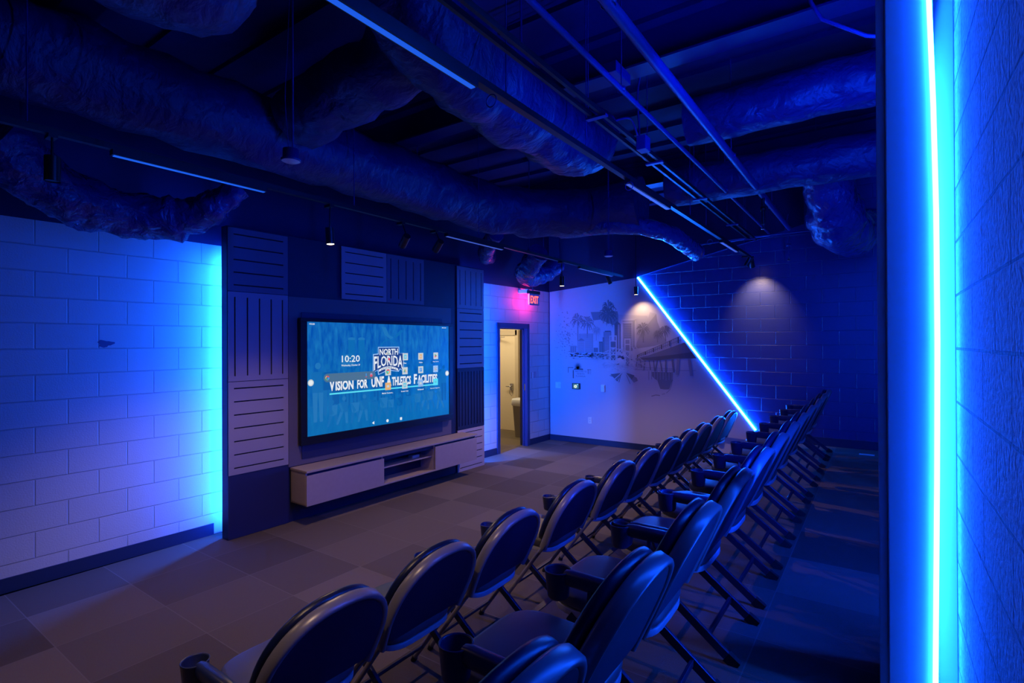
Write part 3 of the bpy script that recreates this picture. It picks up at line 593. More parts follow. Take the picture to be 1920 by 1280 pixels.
# jetty and its shadow
mp_([(3.98, 1.272), (3.90, 1.25), (3.86, 1.20), (3.90, 1.16), (3.75, 1.32)], 3, 4); mp_([(3.46, 1.25), (3.55, 1.30), (3.66, 1.325), (3.52, 1.16), (3.44, 1.20)], 3, 4); mp_([(3.95, 1.30), (3.80, 1.318), (3.72, 1.325), (3.82, 1.17)], 4, 4.5); mp_([(3.50, 1.29), (3.60, 1.32), (3.66, 1.33), (3.56, 1.20)], 4, 4.5)
mline((3.739, 1.324), (3.985, 1.12), .016, 0, 6); mline((3.661, 1.326), (3.47, 1.10), .016, 0, 6); mline((3.75, 1.30), (3.79, 1.16), .012, 4, 5); mline((3.65, 1.30), (3.58, 1.14), .012, 3, 5)
for i in range(6): mline((3.74 + .025 * i, 1.32 - .022 * i), (3.66 - .022 * i, 1.32 - .022 * i), .005, 1, 5)
mline((4.0, 1.34), (3.45, 1.335), .006, 1, 4)
# entrance sign in the mural
mrect(4.69, 4.40, 1.213, 1.352, 0, 8); mrect(4.71, 4.688, 1.20, 1.352, 5, 7); mrect(4.80, 4.72, 1.30, 1.385, 0, 8); mrect(4.815, 4.70, 1.392, 1.405, 4, 9); mrect(4.812, 4.798, 1.30, 1.39, 4, 7); mrect(4.39, 4.33, 1.285, 1.355, 1, 8); mrect(4.41, 4.33, 1.362, 1.372, 4, 9); mrect(4.398, 4.385, 1.285, 1.36, 4, 7)
mp_([(4.70, 1.36), (4.66, 1.39), (4.50, 1.385), (4.49, 1.355)], 4, 9)
for i in range(15):
    a = PI * (i + .5) / 15; mp_([(4.615, 1.37), (4.605 + .11 * math.cos(a), 1.38 + .13 * math.sin(a)), (4.59, 1.37)], 4, 9.5)
for tx, z0, y0, y1 in (('WELCOME TO', 1.315, 4.665, 4.425), ('NORTH', 1.272, 4.62, 4.47), ('FLORIDA', 1.228, 4.645, 4.445)): lay2[0] = 9; put_text(b, tx, y0, y1, z0, z0 + .028, Q, 4, 0.0)
b.build('printed_picture', ink, mu)

# things on the mural wall
def plate(y, z, wd, h, label, name='switch_plate', cat='switch', dark=False, x=None):
    t = thing(name, label, cat, ((MX if x is None else x), y, z)); b = MB(); b.box(-0.008, 0, -wd / 2, wd / 2, -h / 2, h / 2); b.build('cover_plate', M['plate'], t, bevel=0.002); return t
t = plate(5.026, 1.06, 0.116, 0.116, 'white two-gang switch plate on the mural wall near the corner')
for dy in (0.024, -0.024):
    b = MB(); b.box(-0.012, -0.008, dy - .016, dy + .016, -.033, .033); b.build('rocker', M['plate'] if dy > 0 else M['lens'], t, bevel=0.001)
t = plate(4.36, 0.44, 0.075, 0.12, 'white wall outlet low on the mural wall', 'wall_outlet', 'outlet')
for dz in (0.022, -0.022):
    b = MB(); b.box(-0.010, -0.008, -.014, .014, dz - .014, dz + .014); sk = b.build('socket', M['lens'], t, bevel=0.001)
    b = MB(); b.box(-0.0108, -0.010, .004, .007, dz - .006, dz + .006); b.box(-0.0108, -0.010, -.007, -.004, dz - .006, dz + .006); b.build('socket_slots', M['black'], sk)
t = thing('wall_control', 'white thermostat box right of the little screen on the mural wall', 'thermostat', (MX, 4.095, 1.04)); b = MB(); b.box(-0.03, 0, -.035, .035, -.065, .065); b.build('housing', M['plate'], t, bevel=0.005)
b = MB(); b.box(-0.033, -0.03, -.02, .02, -.02, .03); b.build('display_window', M['lens'], t)
t = thing('touch_panel', 'small black touch panel with a lit picture on the mural wall', 'touch panel', (MX, 4.637, 1.055)); b = MB(); b.box(-0.02, 0, -.082, .082, -.055, .055); b.build('case', M['black'], t, bevel=0.004)
b = MB(); b.poly([(-.0206, .062, -.045), (-.0206, -.055, -.045), (-.0206, -.055, .045), (-.0206, .062, .045)], 0)
b.poly([(-.021, .01 + .034 * math.cos(i * PI / 8), -.004 + .03 * math.sin(i * PI / 8)) for i in range(16)], 1); b.poly([(-.0212, -.02, .022), (-.0212, -.045, .022), (-.0212, -.045, .04), (-.0212, -.02, .04)], 2)
b.poly([(-.0214, .01 + .016 * math.cos(i * PI / 8), -.004 + .012 * math.sin(i * PI / 8)) for i in range(16)], 3)
b.build('panel_screen', [emit('panel_teal', (0.03, 0.14, 0.16), 1), emit('panel_cream', (0.75, 0.85, 0.6), 1), emit('panel_blue', (0.3, 0.65, 0.9), 1), emit('panel_tan', (0.5, 0.55, 0.35), 1)], t)
# little plates beside the door, stain on the left wall
t = thing('card_reader', 'small slim switch plate on the wall between doorway and corner', 'switch', WL(8.125, 0.0, 1.27), LA)
b = MB(); b.box(-.022, .022, -.012, 0, -.058, .058); b.build('cover_plate', M['plate'], t, bevel=0.003)
t = thing('switch_plate', 'blank plate right of the slim switch beside the doorway', 'switch', WL(8.22, 0.0, 1.275), LA)
b = MB(); b.box(-.035, .035, -.006, 0, -.058, .058); b.build('cover_plate', mat('tinted_plate', (0.55, 0.42, 0.5), 0.5), t, bevel=0.002)
b = MB(); pts = []
for i in range(18):
    a = 2 * PI * i / 18; r_ = 1 + .25 * math.sin(3 * a + 1) + .1 * math.sin(7 * a); pts.append((.055 * r_ * math.cos(a), -.0012, .028 * r_ * math.sin(a)))
b.loft([pts, [(x, 0, z) for x, y, z in pts]], smooth=False)
solo(b, 'paint_patch', mat('dark_scuff', (0.10, 0.10, 0.22), 0.6), 'small dark scuff patch on the white block wall left of the media wall', 'scuff mark', loc=WL(1.672, 0.0, 1.873), rz=LA)
b = MB(); b.box(-.04, .04, -.085, .085, 0, .006); solo(b, 'floor_outlet', M['plate'], 'narrow white floor plate on the platform near the far wall', 'floor plate', loc=(8.33, 0.15, 0.3702), bevel=0.002)

# exit sign
t = thing('exit_sign', 'red lit EXIT sign hung under the ceiling pipework beside the doorway', 'exit sign', WL(7.86, 0.22, 2.53), LA)
b = MB(); b.box(-.155, .155, -.018, .018, 0, .20, 0); b.build('edge_lit_panel', mat('acrylic_panel', (0.55, 0.3, 0.4), 0.2), t, bevel=0.003)
b = MB(); E_ = lambda s_, z: (s_, -.0188, z)
put_text(b, 'EXIT', -.125, .125, .03, .165, E_, 0, 0.03)
b.build('letters', emit('exit_red', (1.0, 0.10, 0.07), 2.4), t)
b = MB(); b.box(-.148, .148, .0182, .0188, .01, .19); b.box(-.1565, -.155, -.014, .014, .01, .19); b.build('glow_edge', emit('exit_glow', (1.0, 0.02, 0.2), 22.0), t)
b = MB(); b.box(-.17, .17, -.03, .03, .20, .255); b.build('housing', M['black_metal'], t, bevel=0.004)
b = MB(); b.box(-.15, -.08, .03, .22, .21, .28); b.build('wall_arm', M['plate'], t, bevel=0.003)
b = MB(); b.tube([(-.02, 0, .25), (-.03, 0, .34), (.0, .02, .45), (-.03, .02, .7)], 0.008, 6); b.build('conduit', M['pipe'], t)

# ================================================================ linear blue lights (neon flex)
def led(name, label, pts, r, strength, col=LED_BLUE, n=6, cat='led strip'):
    b = MB(); b.tube(pts, r, n); o = b.build(name, emit(name + '_glow', col, strength)); return tag(o, label, cat)
led('led_strip', 'hidden blue light strip behind the left edge of the media wall', [WL(2.63, 0.14, 0.12), WL(2.63, 0.14, 2.74)], 0.008, P_LEFT, (0.006, 0.105, 1.0), 4)
led('led_strip', 'hidden blue light strip behind the right edge of the media wall by the doorway', [WL(6.27, 0.13, 0.12), WL(6.27, 0.13, 2.80)], 0.008, P_RIGHTGAP, (0.003, 0.12, 1.0), 4)
dd = Vector((0, 1.581 - 3.439, 0.512 - 2.982)).normalized(); nn = Vector((0, dd.z, -dd.y)); nn = nn if nn.y < 0 else -nn
pA = Vector((8.7135, 3.445, 2.982)) + nn * 0.0145; pB = Vector((8.7135, 1.575, 0.505)) + nn * 0.0145
led('led_strip', 'glowing diagonal blue light line along the slanted mural edge on the far wall', [pA, pB], 0.0135, P_DIAG, (0.004, 0.11, 1.0), 6)
led('led_strip', 'bright vertical blue-white light line on the near pier at the right', [(2.597, -0.164, 4.1), (2.597, -0.160, 3.3), (2.597, -0.174, 2.77), (2.597, -0.1805, 2.35), (2.597, -0.1815, 1.86), (2.597, -0.177, 1.32), (2.597, -0.168, 0.54), (2.597, -0.166, 0.375)], 0.0085, P_NEAR, (0.004, 0.078, 1.0), 6)
led('led_strip', 'hidden blue light strip on the far side of the near pier at the right', [(3.0, -0.10, 1.2), (3.0, -0.10, 3.3)], 0.008, P_BEHIND, (0.002, 0.05, 1.0), 4)
# conduit following the sloped paint line
b = MB(); b.tube([(8.70, 3.45, 3.0), (8.70, 1.64, 3.40), (8.70, 1.25, 3.46), (8.70, 1.15, 3.5), (8.70, 1.1, 3.75)], 0.008, 8); solo(b, 'conduit', M['pipe'], 'thin conduit running up along the sloped paint line from the top of the diagonal light', 'conduit')

# ================================================================ folding chairs
def outline(hw_, z0, z1, n=40, et=2.3, eb=3.6):
    zc = z0 + (z1 - z0) * 0.42; out = []
    for i in range(n):
        a = 2 * PI * i / n; c, s_ = math.cos(a), math.sin(a); e = et if s_ > 0 else eb; hz = (z1 - zc) if s_ > 0 else (zc - z0)
        out.append((hw_ * math.copysign(abs(c) ** (2 / e), c), zc + hz * math.copysign(abs(s_) ** (2 / e), s_)))
    return out
TILT = math.radians(24)
def BK(x, v, d):   # point on the tilted back: x across, v up along the back, d forward
    return (x, 0.180 + d * math.cos(TILT) - v * math.sin(TILT), 0.454 + v * math.cos(TILT) + d * math.sin(TILT))
def pillow(b, out, d0, d1, rnd, mapf, m=0, dome=0.0):
    cx = sum(p[0] for p in out) / len(out); cz = sum(p[1] for p in out) / len(out); rings = []
    def rg(k, d):
        r_ = []
        for p in out:
            L_ = max(1e-6, math.hypot(p[0] - cx, p[1] - cz)); r_.append(mapf(p[0] - (p[0] - cx) / L_ * k, p[1] - (p[1] - cz) / L_ * k, d))
        return r_
    for f in (0, .35, .7, 1): rings.append(rg(rnd * (1 - math.sin(f * PI / 2)), d0 + rnd * (1 - math.cos(f * PI / 2)) * .8))
    for f in (1, .7, .35, 0): rings.append(rg(rnd * (1 - math.sin(f * PI / 2)), d1 - rnd * (1 - math.cos(f * PI / 2)) * .8))
    if dome:
        for k, dm in ((.55, .7), (.2, 1.0)): rings.append([mapf(cx + (p[0] - cx) * k, cz + (p[1] - cz) * k, d1 + dome * dm) for p in out])
    b.loft(rings, m, True)
def make_chair(left_arm):
    t = thing('folding_chair', 'navy padded folding chair', 'chair')
    def arch(w, v0, v1, vs_=0.13, e=2.3, n=22):   # right foot of the arch, over the top, to the left foot
        r_ = [(w * (.955 + .045 * k / 3), v0 + (vs_ - v0) * k / 3) for k in range(3)]
        for k in range(n + 1):
            a = PI * k / n; c, q_ = math.cos(a), math.sin(a); r_.append((w * math.copysign(abs(c) ** (2 / e), c), vs_ + (v1 - vs_) * abs(q_) ** (2 / e)))
        return r_ + [(-x, z) for x, z in reversed(r_[:3])]
    def closed(w, v0, v1, rc=.03):
        r_ = arch(w, v0 + rc, v1); x0 = r_[0][0]
        corner = [(rc * math.cos(t_) , rc * math.sin(t_)) for t_ in (-PI * 2 / 3, -PI / 3)]
        lf = [(-x0 + rc * .3, v0 + rc * .3), (-x0 + rc, v0)]; rt = [(x0 - rc, v0), (x0 - rc * .3, v0 + rc * .3)]
        return r_ + lf + [(-x0 * .5, v0 - .004), (0, v0 - .006), (x0 * .5, v0 - .004)] + rt
    o1 = closed(0.282, 0.0, 0.424, .04); o3 = closed(0.268, 0.004, 0.414)
    # satin arch around a dark rear panel
    cx, cz = 0.0, 0.20; path = arch(0.294, -0.03, 0.44)
    prof = ((0.030, -0.024), (0.020, -0.033), (0.008, -0.034), (0.0, -0.026), (0.0, 0.012), (0.008, 0.021), (0.030, 0.021))
    rings = []
    for i, (x, z) in enumerate(path):
        pa, pb = path[max(i - 1, 0)], path[min(i + 1, len(path) - 1)]; tx, tz = pb[0] - pa[0], pb[1] - pa[1]; l_ = math.hypot(tx, tz); nx, nz = -tz / l_, tx / l_
        rings.append([BK(x + nx * k, z + nz * k, d) for k, d in prof])
    b = MB(); b.loft(rings); b.build('back_frame', M['frame'], t)
    b = MB(); pillow(b, o3, -0.027, 0.014, 0.006, BK); b.build('back_panel', M['shell'], t)
    b = MB(); pillow(b, o1, 0.026, 0.070, 0.021, BK, dome=0.006); b.build('backrest', M['vinyl'], t)
    so = []
    for i in range(36):
        a = 2 * PI * i / 36; c, s_ = math.cos(a), math.sin(a); e = 4.0; so.append((0.232 * math.copysign(abs(c) ** (2 / e), c) * (1 - .05 * s_), 0.385 + 0.235 * math.copysign(abs(s_) ** (2 / e), s_)))
    SE = lambda x, y, d: (x, y, 0.405 + d + 0.03 * (y - .38))
    b = MB(); pillow(b, so, 0.0, 0.068, 0.028, SE, dome=0.008); b.build('seat', M['seat_vinyl'], t)
    b = MB(); pillow(b, [(x * .985, .385 + (y - .385) * .985) for x, y in so], -0.026, 0.002, 0.005, SE); b.build('seat_pan', M['pan'], t)
    for sx in (-1, 1):
        b = MB(); b.tube([BK(sx * .266, 0.10, -0.004), BK(sx * .266, -0.02, -0.004), (sx * .258, .26, .34), (sx * .252, .50, .02)], 0.0135, 10); lg = b.build('front_leg', M['frame'], t)
        b = MB(); b.tube([(sx * .252, .495, .028), (sx * .251, .51, .0)], 0.017, 10); b.build('rubber_foot', M['rubber'], lg)
    for sx in (-1, 1):
        b = MB(); b.bar((sx * .218, .50, .385), (sx * .218, .02, .015), 0.020, 0.042); lg = b.build('rear_leg', M['leg'], t, bevel=0.004)
        b = MB(); b.bar((sx * .218, .045, .034), (sx * .218, -.005, .0), 0.03, 0.048); b.build('rubber_foot', M['rubber'], lg)
    b = MB(); b.bar((-.218, .13, .10), (.218, .13, .10), 0.016, 0.028); b.build('stretcher', M['leg'], t, bevel=0.003)
    b = MB(); b.tube([(-.256, .43, .11), (.256, .43, .11)], 0.009, 8); b.build('stretcher', M['leg'], t)
    for sx in ((1, -1) if left_arm else (1,)):
        ax = sx * .325
        b = MB(); rings = []
        for y, hw_, h_, dz in ((.17, .018, .022, -.004), (.19, .024, .031, -.004), (.30, .026, .032, -.002), (.44, .025, .031, .0), (.47, .02, .026, .0)):
            rings.append([(ax + hw_ * math.copysign(abs(math.cos(a)) ** .7, math.cos(a)), y, .575 + dz + h_ * math.copysign(abs(math.sin(a)) ** .7, math.sin(a))) for a in [2 * PI * j / 14 for j in range(14)]])
        b.loft(rings); am = b.build('armrest', M['arm'], t)
        b = MB(); b.bar((ax, .225, .57), (sx * .258, .20, .45), 0.02, 0.03); b.build('rear_bracket', M['leg'], am, bevel=0.003)
        b = MB(); b.bar((ax, .36, .565), (sx * .245, .34, .42), 0.018, 0.034); b.build('front_bracket', M['leg'], am, bevel=0.003)
        b = MB(); b.lathe([(.0, .0), (.036, .0), (.043, .01), (.052, .105), (.054, .110), (.050, .112), (.047, .105), (.038, .012), (.0, .008)], (ax + sx * .002, .505, .485), 24); b.build('cup_holder', M['arm'], am)
    return t
def copy_tree(o, parent=None):
    c = o.copy(); COL.objects.link(c); c.parent = parent
    for ch in kids.get(o.name, []): copy_tree(ch, c)
    return c
proto = {False: make_chair(False), True: make_chair(True)}
kids = {}
for o in list(bpy.data.objects):
    if o.parent: kids.setdefault(o.parent.name, []).append(o)
used = {False: False, True: False}
ORD = ['nearest', 'second', 'third', 'fourth', 'fifth', 'sixth', 'seventh', 'eighth', 'ninth', 'tenth', 'eleventh', 'twelfth']
R1 = [1.32, 1.94, 2.59, 3.40, 4.18, 4.80, 5.46, 6.08, 6.70, 7.41, 8.12]
R2 = [0.86, 1.48, 2.11, 2.79, 3.43, 4.05, 4.68, 5.32, 6.00, 6.72, 7.42, 8.04]
for row, xs, y, z in ((1, R1, 1.75, 0.0), (2, R2, 0.545, 0.37)):
    for i, x in enumerate(xs):
        la = (i in (0,)) if row == 1 else (i in (3, 4))
        if used[la]: t = copy_tree(proto[la])
        else: t = proto[la]; used[la] = True
        t.location = (x, y, z); t.rotation_euler = (0, 0, random.uniform(-.015, .015))
        where = 'front row on the floor' if row == 1 else 'rear row on the platform'
        end = ''
        ordn = 'last' if i == len(xs) - 1 else ORD[i]
        t['label'] = ('navy padded folding chair, %s from camera in the %s' % (ordn, where)) if 0 < i < len(xs) - 1 else ('navy padded folding chair, %s in the %s' % ('nearest' if i == 0 else 'farthest', where))
        t['group'] = 'folding chairs in the front row' if row == 1 else 'folding chairs in the rear row'

# ================================================================ overhead
def spline(pts, n=8):
    pts = [Vector(p) for p in pts]; out = []
    for i in range(len(pts) - 1):
        p0 = pts[max(i - 1, 0)]; p1 = pts[i]; p2 = pts[i + 1]; p3 = pts[min(i + 2, len(pts) - 1)]
        for k in range(n):
            t = k / n; out.append(.5 * ((2 * p1) + (p2 - p0) * t + (2 * p0 - 5 * p1 + 4 * p2 - p3) * t * t + (3 * p1 - p0 - 3 * p2 + p3) * t ** 3))
    out.append(pts[-1]); return out
def duct(label, pts, r, mt='wrap', wr=0.03, fs=4.0, n=28, name='wrapped_duct', seg=10, seed=0, squash=1.0, straps=()):
    t = thing(name, label, 'duct', tuple(pts[0])); o0 = Vector(pts[0])
    sp_ = spline([Vector(p) - o0 for p in pts], seg); b = MB(); b.tube(sp_, r, n, wr=wr, fs=fs, squash=squash, seed=seed); b.build('duct_jacket', M[mt], t)
    for f in straps:
        p = sp_[int(f * (len(sp_) - 1))]; rr_ = r if not isinstance(r, (list, tuple)) else max(r)
        b = MB(); b.bar((p.x, p.y, p.z + rr_ * .5), (p.x, p.y, CEIL - o0.z), .02, .004); b.build('hanger_strap', M['steel'], t)
    return t
duct('fat wrapped duct at the top left, ending above the room centre', [(-1.8, 2.45, 3.62), (-0.6, 2.45, 3.60), (0.5, 2.42, 3.58), (0.95, 2.42, 3.60), (1.1, 2.42, 3.68)], 0.36, wr=0.07, fs=2.6, seed=3, straps=(.3, .8))
duct('long wrapped duct crossing above the media wall that bends right near the far end', [(-2.2, 4.05, 3.58), (0, 4.05, 3.58), (2.2, 4.05, 3.56), (4.0, 4.02, 3.54), (5.1, 3.85, 3.5), (5.75, 3.2, 3.47), (5.85, 2.25, 3.46)], 0.30, wr=0.045, fs=3.5, seed=9, straps=(.25, .5, .75), squash=.95)
duct('thick wrapped duct right of centre overhead that ends in a rounded stub', [(1.75, 1.95, 3.75), (2.1, 1.97, 3.50), (2.6, 1.98, 3.45), (3.3, 1.98, 3.43), (3.75, 1.98, 3.45), (3.95, 1.98, 3.55)], 0.25, wr=0.05, fs=4, seed=14, straps=(.5,))
duct('short wrapped cross duct joining the two long ducts overhead', [(2.35, 2.26, 3.72), (2.35, 2.8, 3.66), (2.38, 3.66, 3.60)], 0.22, wr=0.05, fs=4, seed=21)
duct('wide cross duct running to the right wall in front of the far wall', [(5.75, 1.9, 3.56), (5.75, 1.3, 3.56), (5.75, 0.5, 3.56), (5.75, -0.0, 3.56)], 0.20, wr=0.02, fs=4, seed=5, straps=(.3,))
duct('squarish insulated duct high at the right, nearer the camera', [(4.45, 1.30, 3.70), (4.45, 0.9, 3.70), (4.45, 0.3, 3.70), (4.45, -.0, 3.70)], 0.19, wr=0.02, fs=4, seed=6)
duct('slack flexible duct with a lit edge dropping toward the far wall', [(5.9, 3.35, 3.30), (5.75, 2.75, 3.26), (5.85, 2.25, 3.20), (6.15, 2.0, 3.12), (6.55, 1.9, 3.02), (6.75, 1.88, 2.98)], 0.10, 'wrap_gloss', 0.018, 9, 20, 'flexible_duct', seed=30)
duct('crinkled flexible duct hanging at the upper right beside the pier', [(6.25, 0.60, 3.85), (6.3, 0.46, 3.6), (6.5, 0.40, 3.32), (6.9, 0.36, 3.14), (7.5, 0.22, 3.16), (7.9, 0.1, 3.3)], [0.18] * 10 + [0.22] * 12 + [0.27] * 18 + [0.22] * 11, 'wrap_gloss', 0.04, 6, 26, 'flexible_duct', seed=31, straps=(.1, .6))
duct('shiny flexible duct sagging in front of the white block wall at the left', [(2.15, 4.12, 3.10), (2.05, 4.2, 2.98), (1.95, 4.4, 2.87), (1.72, 4.62, 2.84), (1.4, 4.66, 2.86), (1.1, 4.6, 2.95), (0.8, 4.5, 3.15)], [0.10] * 12 + [0.13] * 12 + [0.17] * 14 + [0.18] * 23, 'wrap_gloss', 0.035, 8, 26, 'flexible_duct', seed=32, straps=(.9,))
duct('sagging flexible duct above the doorway next to the exit sign', [(6.3, 3.95, 3.15), (6.45, 4.2, 2.98), (6.7, 4.45, 2.93), (7.1, 4.6, 2.93), (7.5, 4.6, 3.02), (7.8, 4.5, 3.2)], 0.15, 'wrap_gloss', 0.03, 8, 24, 'flexible_duct', seed=33, straps=(.2, .8))
duct('small shiny flexible duct behind the top right corner of the media wall', [(5.3, 3.95, 3.25), (5.5, 4.25, 3.12), (5.8, 4.5, 3.08), (6.2, 4.75, 3.15)], 0.11, 'wrap_gloss', 0.02, 8, 20, 'flexible_duct', seed=34)
# beams
for x, lb in ((1.1, 'nearest of the painted steel beams across the ceiling'), (3.75, 'painted steel beam across the ceiling, second from the camera'), (6.6, 'farthest of the painted steel beams across the ceiling')):
    b = MB(); b.box(-.09, .09, 0, 5.3, .0, .015); b.box(-.09, .09, 0, 5.3, .30, .315); b.box(-.008, .008, 0, 5.3, .015, .30)
    solo(b, 'ceiling_beam', M['steel'], lb, 'beam', 'painted steel beams', loc=(x, -0.2, 3.88))
b = MB()
for i in range(24): b.box(-2.6 + i * .48, -2.45 + i * .48, -.2, 5.4, 4.16, 4.2)
struct(b.build('ceiling_deck_ribs', M['ceiling']))
# pipes and conduits
def pipe(label, pts, r, hang=(), mt='pipe', name='ceiling_pipe', cat='pipe', n=10):
    t = thing(name, label, cat, tuple(pts[0])); o0 = Vector(pts[0]); b = MB(); b.tube([Vector(p) - o0 for p in pts], r, n); b.build('pipe_run', M[mt], t)
    for hx, hy, hz in hang:
        b = MB(); b.tube([(hx - o0.x, hy - o0.y, hz - o0.z + r), (hx - o0.x, hy - o0.y, CEIL - o0.z)], 0.004, 6); b.lathe([(r + .004, -.012), (r + .008, -.012), (r + .008, .012), (r + .004, .012)], (hx - o0.x, hy - o0.y, hz - o0.z), 12); b.build('hanger_rod', M['pipe'], t)
    return t
pipe('thick sprinkler pipe running overhead toward the far wall, rightmost of the long pipes', [(-2.0, 1.0, 3.4), (8.0, 1.0, 3.4)], 0.030, [(2.2, 1.0, 3.4), (4.6, 1.0, 3.4), (6.6, 1.0, 3.4)])
pipe('thin overhead pipe turning left before the far wall', [(-2.0, 1.28, 3.4), (8.25, 1.28, 3.4), (8.33, 1.31, 3.4), (8.36, 1.4, 3.4), (8.38, 1.9, 3.38)], 0.017, [(3.0, 1.28, 3.4), (5.6, 1.28, 3.4)])
pipe('thin conduit crossing in front of the far wall with a rounded end', [(8.1, 2.4, 3.32), (8.1, 1.5, 3.36), (8.1, .8, 3.36), (8.1, .62, 3.33), (8.1, .56, 3.24), (8.1, .55, 3.1)], 0.010, name='ceiling_conduit', cat='conduit')
pipe('conduit curving down to the pier at the top right', [(3.3, .35, 4.15), (3.3, .30, 3.72), (3.32, .25, 3.62), (3.4, .05, 3.5), (3.45, -.2, 3.42)], 0.010, name='ceiling_conduit', cat='conduit')
for x, y, lb in ((6.05, 1.0, 'black sprinkler drop hanging from the thick pipe near the right'), (8.1, 1.02, 'short sprinkler drop near the far wall at the right')):
    zt_ = 3.4 if x < 7 else 3.36
    t = thing('sprinkler_drop', lb, 'sprinkler', (x, y, zt_ - .35 if x < 7 else zt_ - .38)); b = MB(); b.tube([(0, 0, .05), (0, 0, .34)], .016 if x < 7 else .006, 10); b.lathe([(.022, .19), (.028, .19), (.028, .23), (.022, .23)], n=12); b.build('drop_pipe', M['black_metal'] if x < 7 else M['pipe'], t)
    b = MB(); b.lathe([(.008, .05), (.008, .02), (.02, .0), (.022, -.004), (.0, -.006)], n=12); b.build('sprinkler_head', M['chrome'], t)
# strut channel
t = thing('cable_strut', 'double strut channel with cables running overhead toward the far wall', 'strut', (-1.5, 1.47, 3.3))
for dy in (-.035, .035):
    b = MB(); b.box(0, 9.6, dy - .01, dy + .01, 0, .03); b.build('channel', M['black_metal'], t)
for hx in (1.2, 3.0, 4.55, 5.6, 6.9, 8.3, 9.4):
    b = MB(); b.box(hx - .02, hx + .02, -.07, .07, -.012, 0); b.tube([(hx, .06, 0), (hx, .06, CEIL - 3.3)], .004, 6); b.build('hanger', M['pipe'], t)
b = MB(); b.tube(spline([(4.9, .04, .1), (5.15, .02, .2), (5.35, .03, .14), (5.4, .06, .5), (5.42, .0, .85)], 6), .008, 6); b.build('loose_cable', M['pipe'], t)
b = MB(); b.box(-.05, .05, -.035, .035, -.05, .05); solo(b, 'junction_box', M['pipe'], 'pale blue junction box clipped to the overhead strut channel', 'junction box', loc=(3.62, 1.38, 3.28), bevel=0.004)
b = MB(); b.box(-.12, .12, -.05, .05, -.02, .05); solo(b, 'junction_box', M['pipe'], 'flat junction box high above the strut channel near the ceiling', 'junction box', loc=(3.25, 1.42, 3.62), bevel=0.004)
# linear track lights
lens_e = emit('blue_lens', (0.01, 0.10, 0.75), 1.0); lens_d = emit('dim_lens', (0.05, 0.10, 0.55), 0.9)
def track(label, y, z, x0, x1, lenses, hang, mats_, ho_=0.0):
    t = thing('light_track', label, 'track light', (x0, y, z)); b = MB(); b.box(0, x1 - x0, -.02, .02, 0, .035); b.build('track_rail', M['black_metal'], t)
    for (a, c), mm in zip(lenses, mats_):
        b = MB(); b.box(a - x0 - .01, c - x0 + .01, -.024, .024, -.03, 0); h_ = b.build('light_bar', M['black_metal'], t); b = MB(); b.box(a - x0, c - x0, -.013, .013, -.034, -.0302); b.build('lens', mm, h_)
    for hx in hang: b = MB(); b.tube([(hx - x0, 0, .03), (hx - x0, ho_, .05), (hx - x0, ho_, CEIL - z)], .004, 6); b.build('hanger_rod', M['pipe'], t)
    return t
track('long black light track near the media wall, above the television', 3.67, 3.0, 0.2, 8.6, [(1.18, 2.10), (4.07, 5.04), (7.0, 8.15)], (.8, 2.9, 4.6, 6.4, 8.2), [lens_e, lens_d, lens_d])
track('long black light track overhead in the middle of the room', 1.57, 3.1, -0.5, 8.4, [(0.35, 1.93), (3.79, 4.72), (6.68, 7.51)], (2.2, 3.1, 5.4, 6.0, 8.0), [lens_e, lens_d, lens_d])
for x, y, z, lb in ((2.02, 1.53, 3.04, 'small round cable ring under the middle light track, nearest one'), (3.72, 1.53, 3.04, 'small round cable ring under the middle light track, middle one'), (6.35, 1.62, 3.04, 'small round cable ring near the far end of the middle light track')):
    b = MB(); b.tube([(0, .03 * math.cos(2 * PI * i / 20), -.01 + .03 * math.sin(2 * PI * i / 20)) for i in range(21)], .0035, 6, cap=False); solo(b, 'cable_ring', M['pipe'], lb, 'ring', 'cable rings', loc=(x, y, z))
glow = emit('lamp_face', (1.0, 0.72, 0.42), 9)
def head(x, y, ztop, ztip, label, tgt, energy, size, blend=.6, lit=True, r=0.035, upright=False):
    t = thing('spotlight', label, 'spotlight', (x, y, ztip)); d = (Vector(tgt) - Vector((x, y, ztip))).normalized() if tgt else Vector((0, 0, -1))
    if d.z > -.9: pass
    ax = Vector((0, 0, 1)) if upright else -d
    b = MB(); b.tube([ax * 0, ax * .13], r, 20); b.tube([ax * -.004, ax * .0], [r, r], 20, cap=False); b.build('lamp_body', M['black'], t)
    b = MB(); b.tube([ax * .12, Vector((0, 0, ztop - ztip))], .006, 8); b.box(-.02, .02, -.02, .055, ztop - ztip - .02, ztop - ztip); b.build('stem', M['black_metal'], t)
    if lit:
        b = MB(); b.tube([ax * -.003, ax * -.001], r * .8, 20); b.build('lamp_face', glow, t)
        s_ = spot('spot_beam', t, -ax * .012, -ax * .012 + d, energy, size, blend)
    return t
head(2.67, 3.68, 3.0, 2.68, 'lit black spotlight hanging from the track above the left of the television', (2.75, 3.55, 0), 75, 124, .6)
head(6.42, 3.64, 3.0, 2.66, 'lit black spotlight on the track near the doorway', (6.3, 3.2, 0), 120, 122, .5, upright=True)
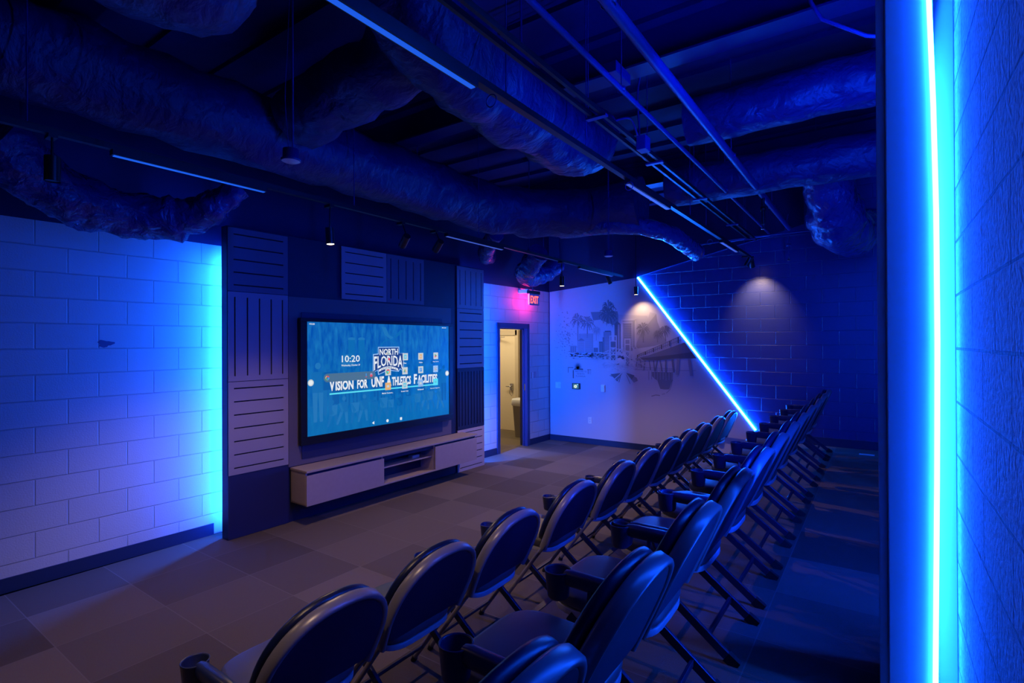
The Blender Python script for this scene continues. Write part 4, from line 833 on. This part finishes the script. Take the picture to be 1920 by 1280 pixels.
head(8.44, 3.36, CEIL, 2.67, 'lit black spotlight aimed down the white mural near the top of the diagonal light', (8.66, 3.33, 2.22), 20, 96, .85, upright=True)
head(8.30, 1.52, 3.11, 2.96, 'lit black spotlight washing the navy block wall at the right', (8.73, 1.49, 2.42), 55, 80, .95)
head(8.12, 1.57, 3.1, 2.96, 'unlit black spotlight left of the one washing the navy block wall', (8.2, 2.2, 1.8), 0, 50, lit=False)
head(3.45, 3.67, 3.0, 2.78, 'unlit tilted black spotlight above the top left of the television', (3.9, 5.0, 1.8), 0, 50, lit=False)
head(3.9, 3.67, 3.0, 2.80, 'unlit tilted black spotlight above the middle of the television', (4.3, 5.0, 1.8), 0, 50, lit=False)
head(8.1, 3.67, 3.0, 2.85, 'unlit tilted black spotlight at the far end of the media track', (8.7, 3.4, 1.8), 0, 50, lit=False)
head(0.9, 3.66, 3.0, 2.75, 'unlit black spotlight above the white block wall near the start of the media track', (0.9, 3.7, 0), 0, 115, lit=False)
head(0.3, 3.66, 3.0, 2.75, 'lit black spotlight added out of view at the near end of the media track', (1.2, 3.0, 0), 14, 100)  # added lamp, out of view, keeps some warm light on the near floor
head(0.7, 1.57, 3.1, 2.94, 'lit black spotlight on the middle track above the nearest front row chair', (2.4, 3.3, 0), 55, 84)
# pendant sensors
for x, y, z, lb in ((1.55, 2.46, 2.80, 'round white-faced sensor hanging on a thin rod, nearer one'), (5.25, 2.40, 2.80, 'round white-faced sensor hanging on a thin rod, far one')):
    t = thing('pendant_sensor', lb, 'ceiling sensor', (x, y, z)); b = MB(); b.lathe([(.0, .055), (.038, .055), (.040, .01), (.048, .004), (.048, -.004), (.044, -.006)], n=28); b.build('housing', M['pipe'], t)
    b = MB(); b.lathe([(.044, -.006), (.030, -.012), (.0, -.014)], n=28); b.build('sensor_lens', M['lens'], t)
    b = MB(); b.tube([(.012, 0, .05), (.012, 0, CEIL - z)], .005, 8); b.tube(spline([(-.01, 0, .05), (-.03, 0, .3), (-.015, 0, .6), (.0, 0, 1.0), (0, 0, CEIL - z)], 6), .002, 5); b.build('hanger_rod', M['pipe'], t)
bpy.context.view_layer.update()
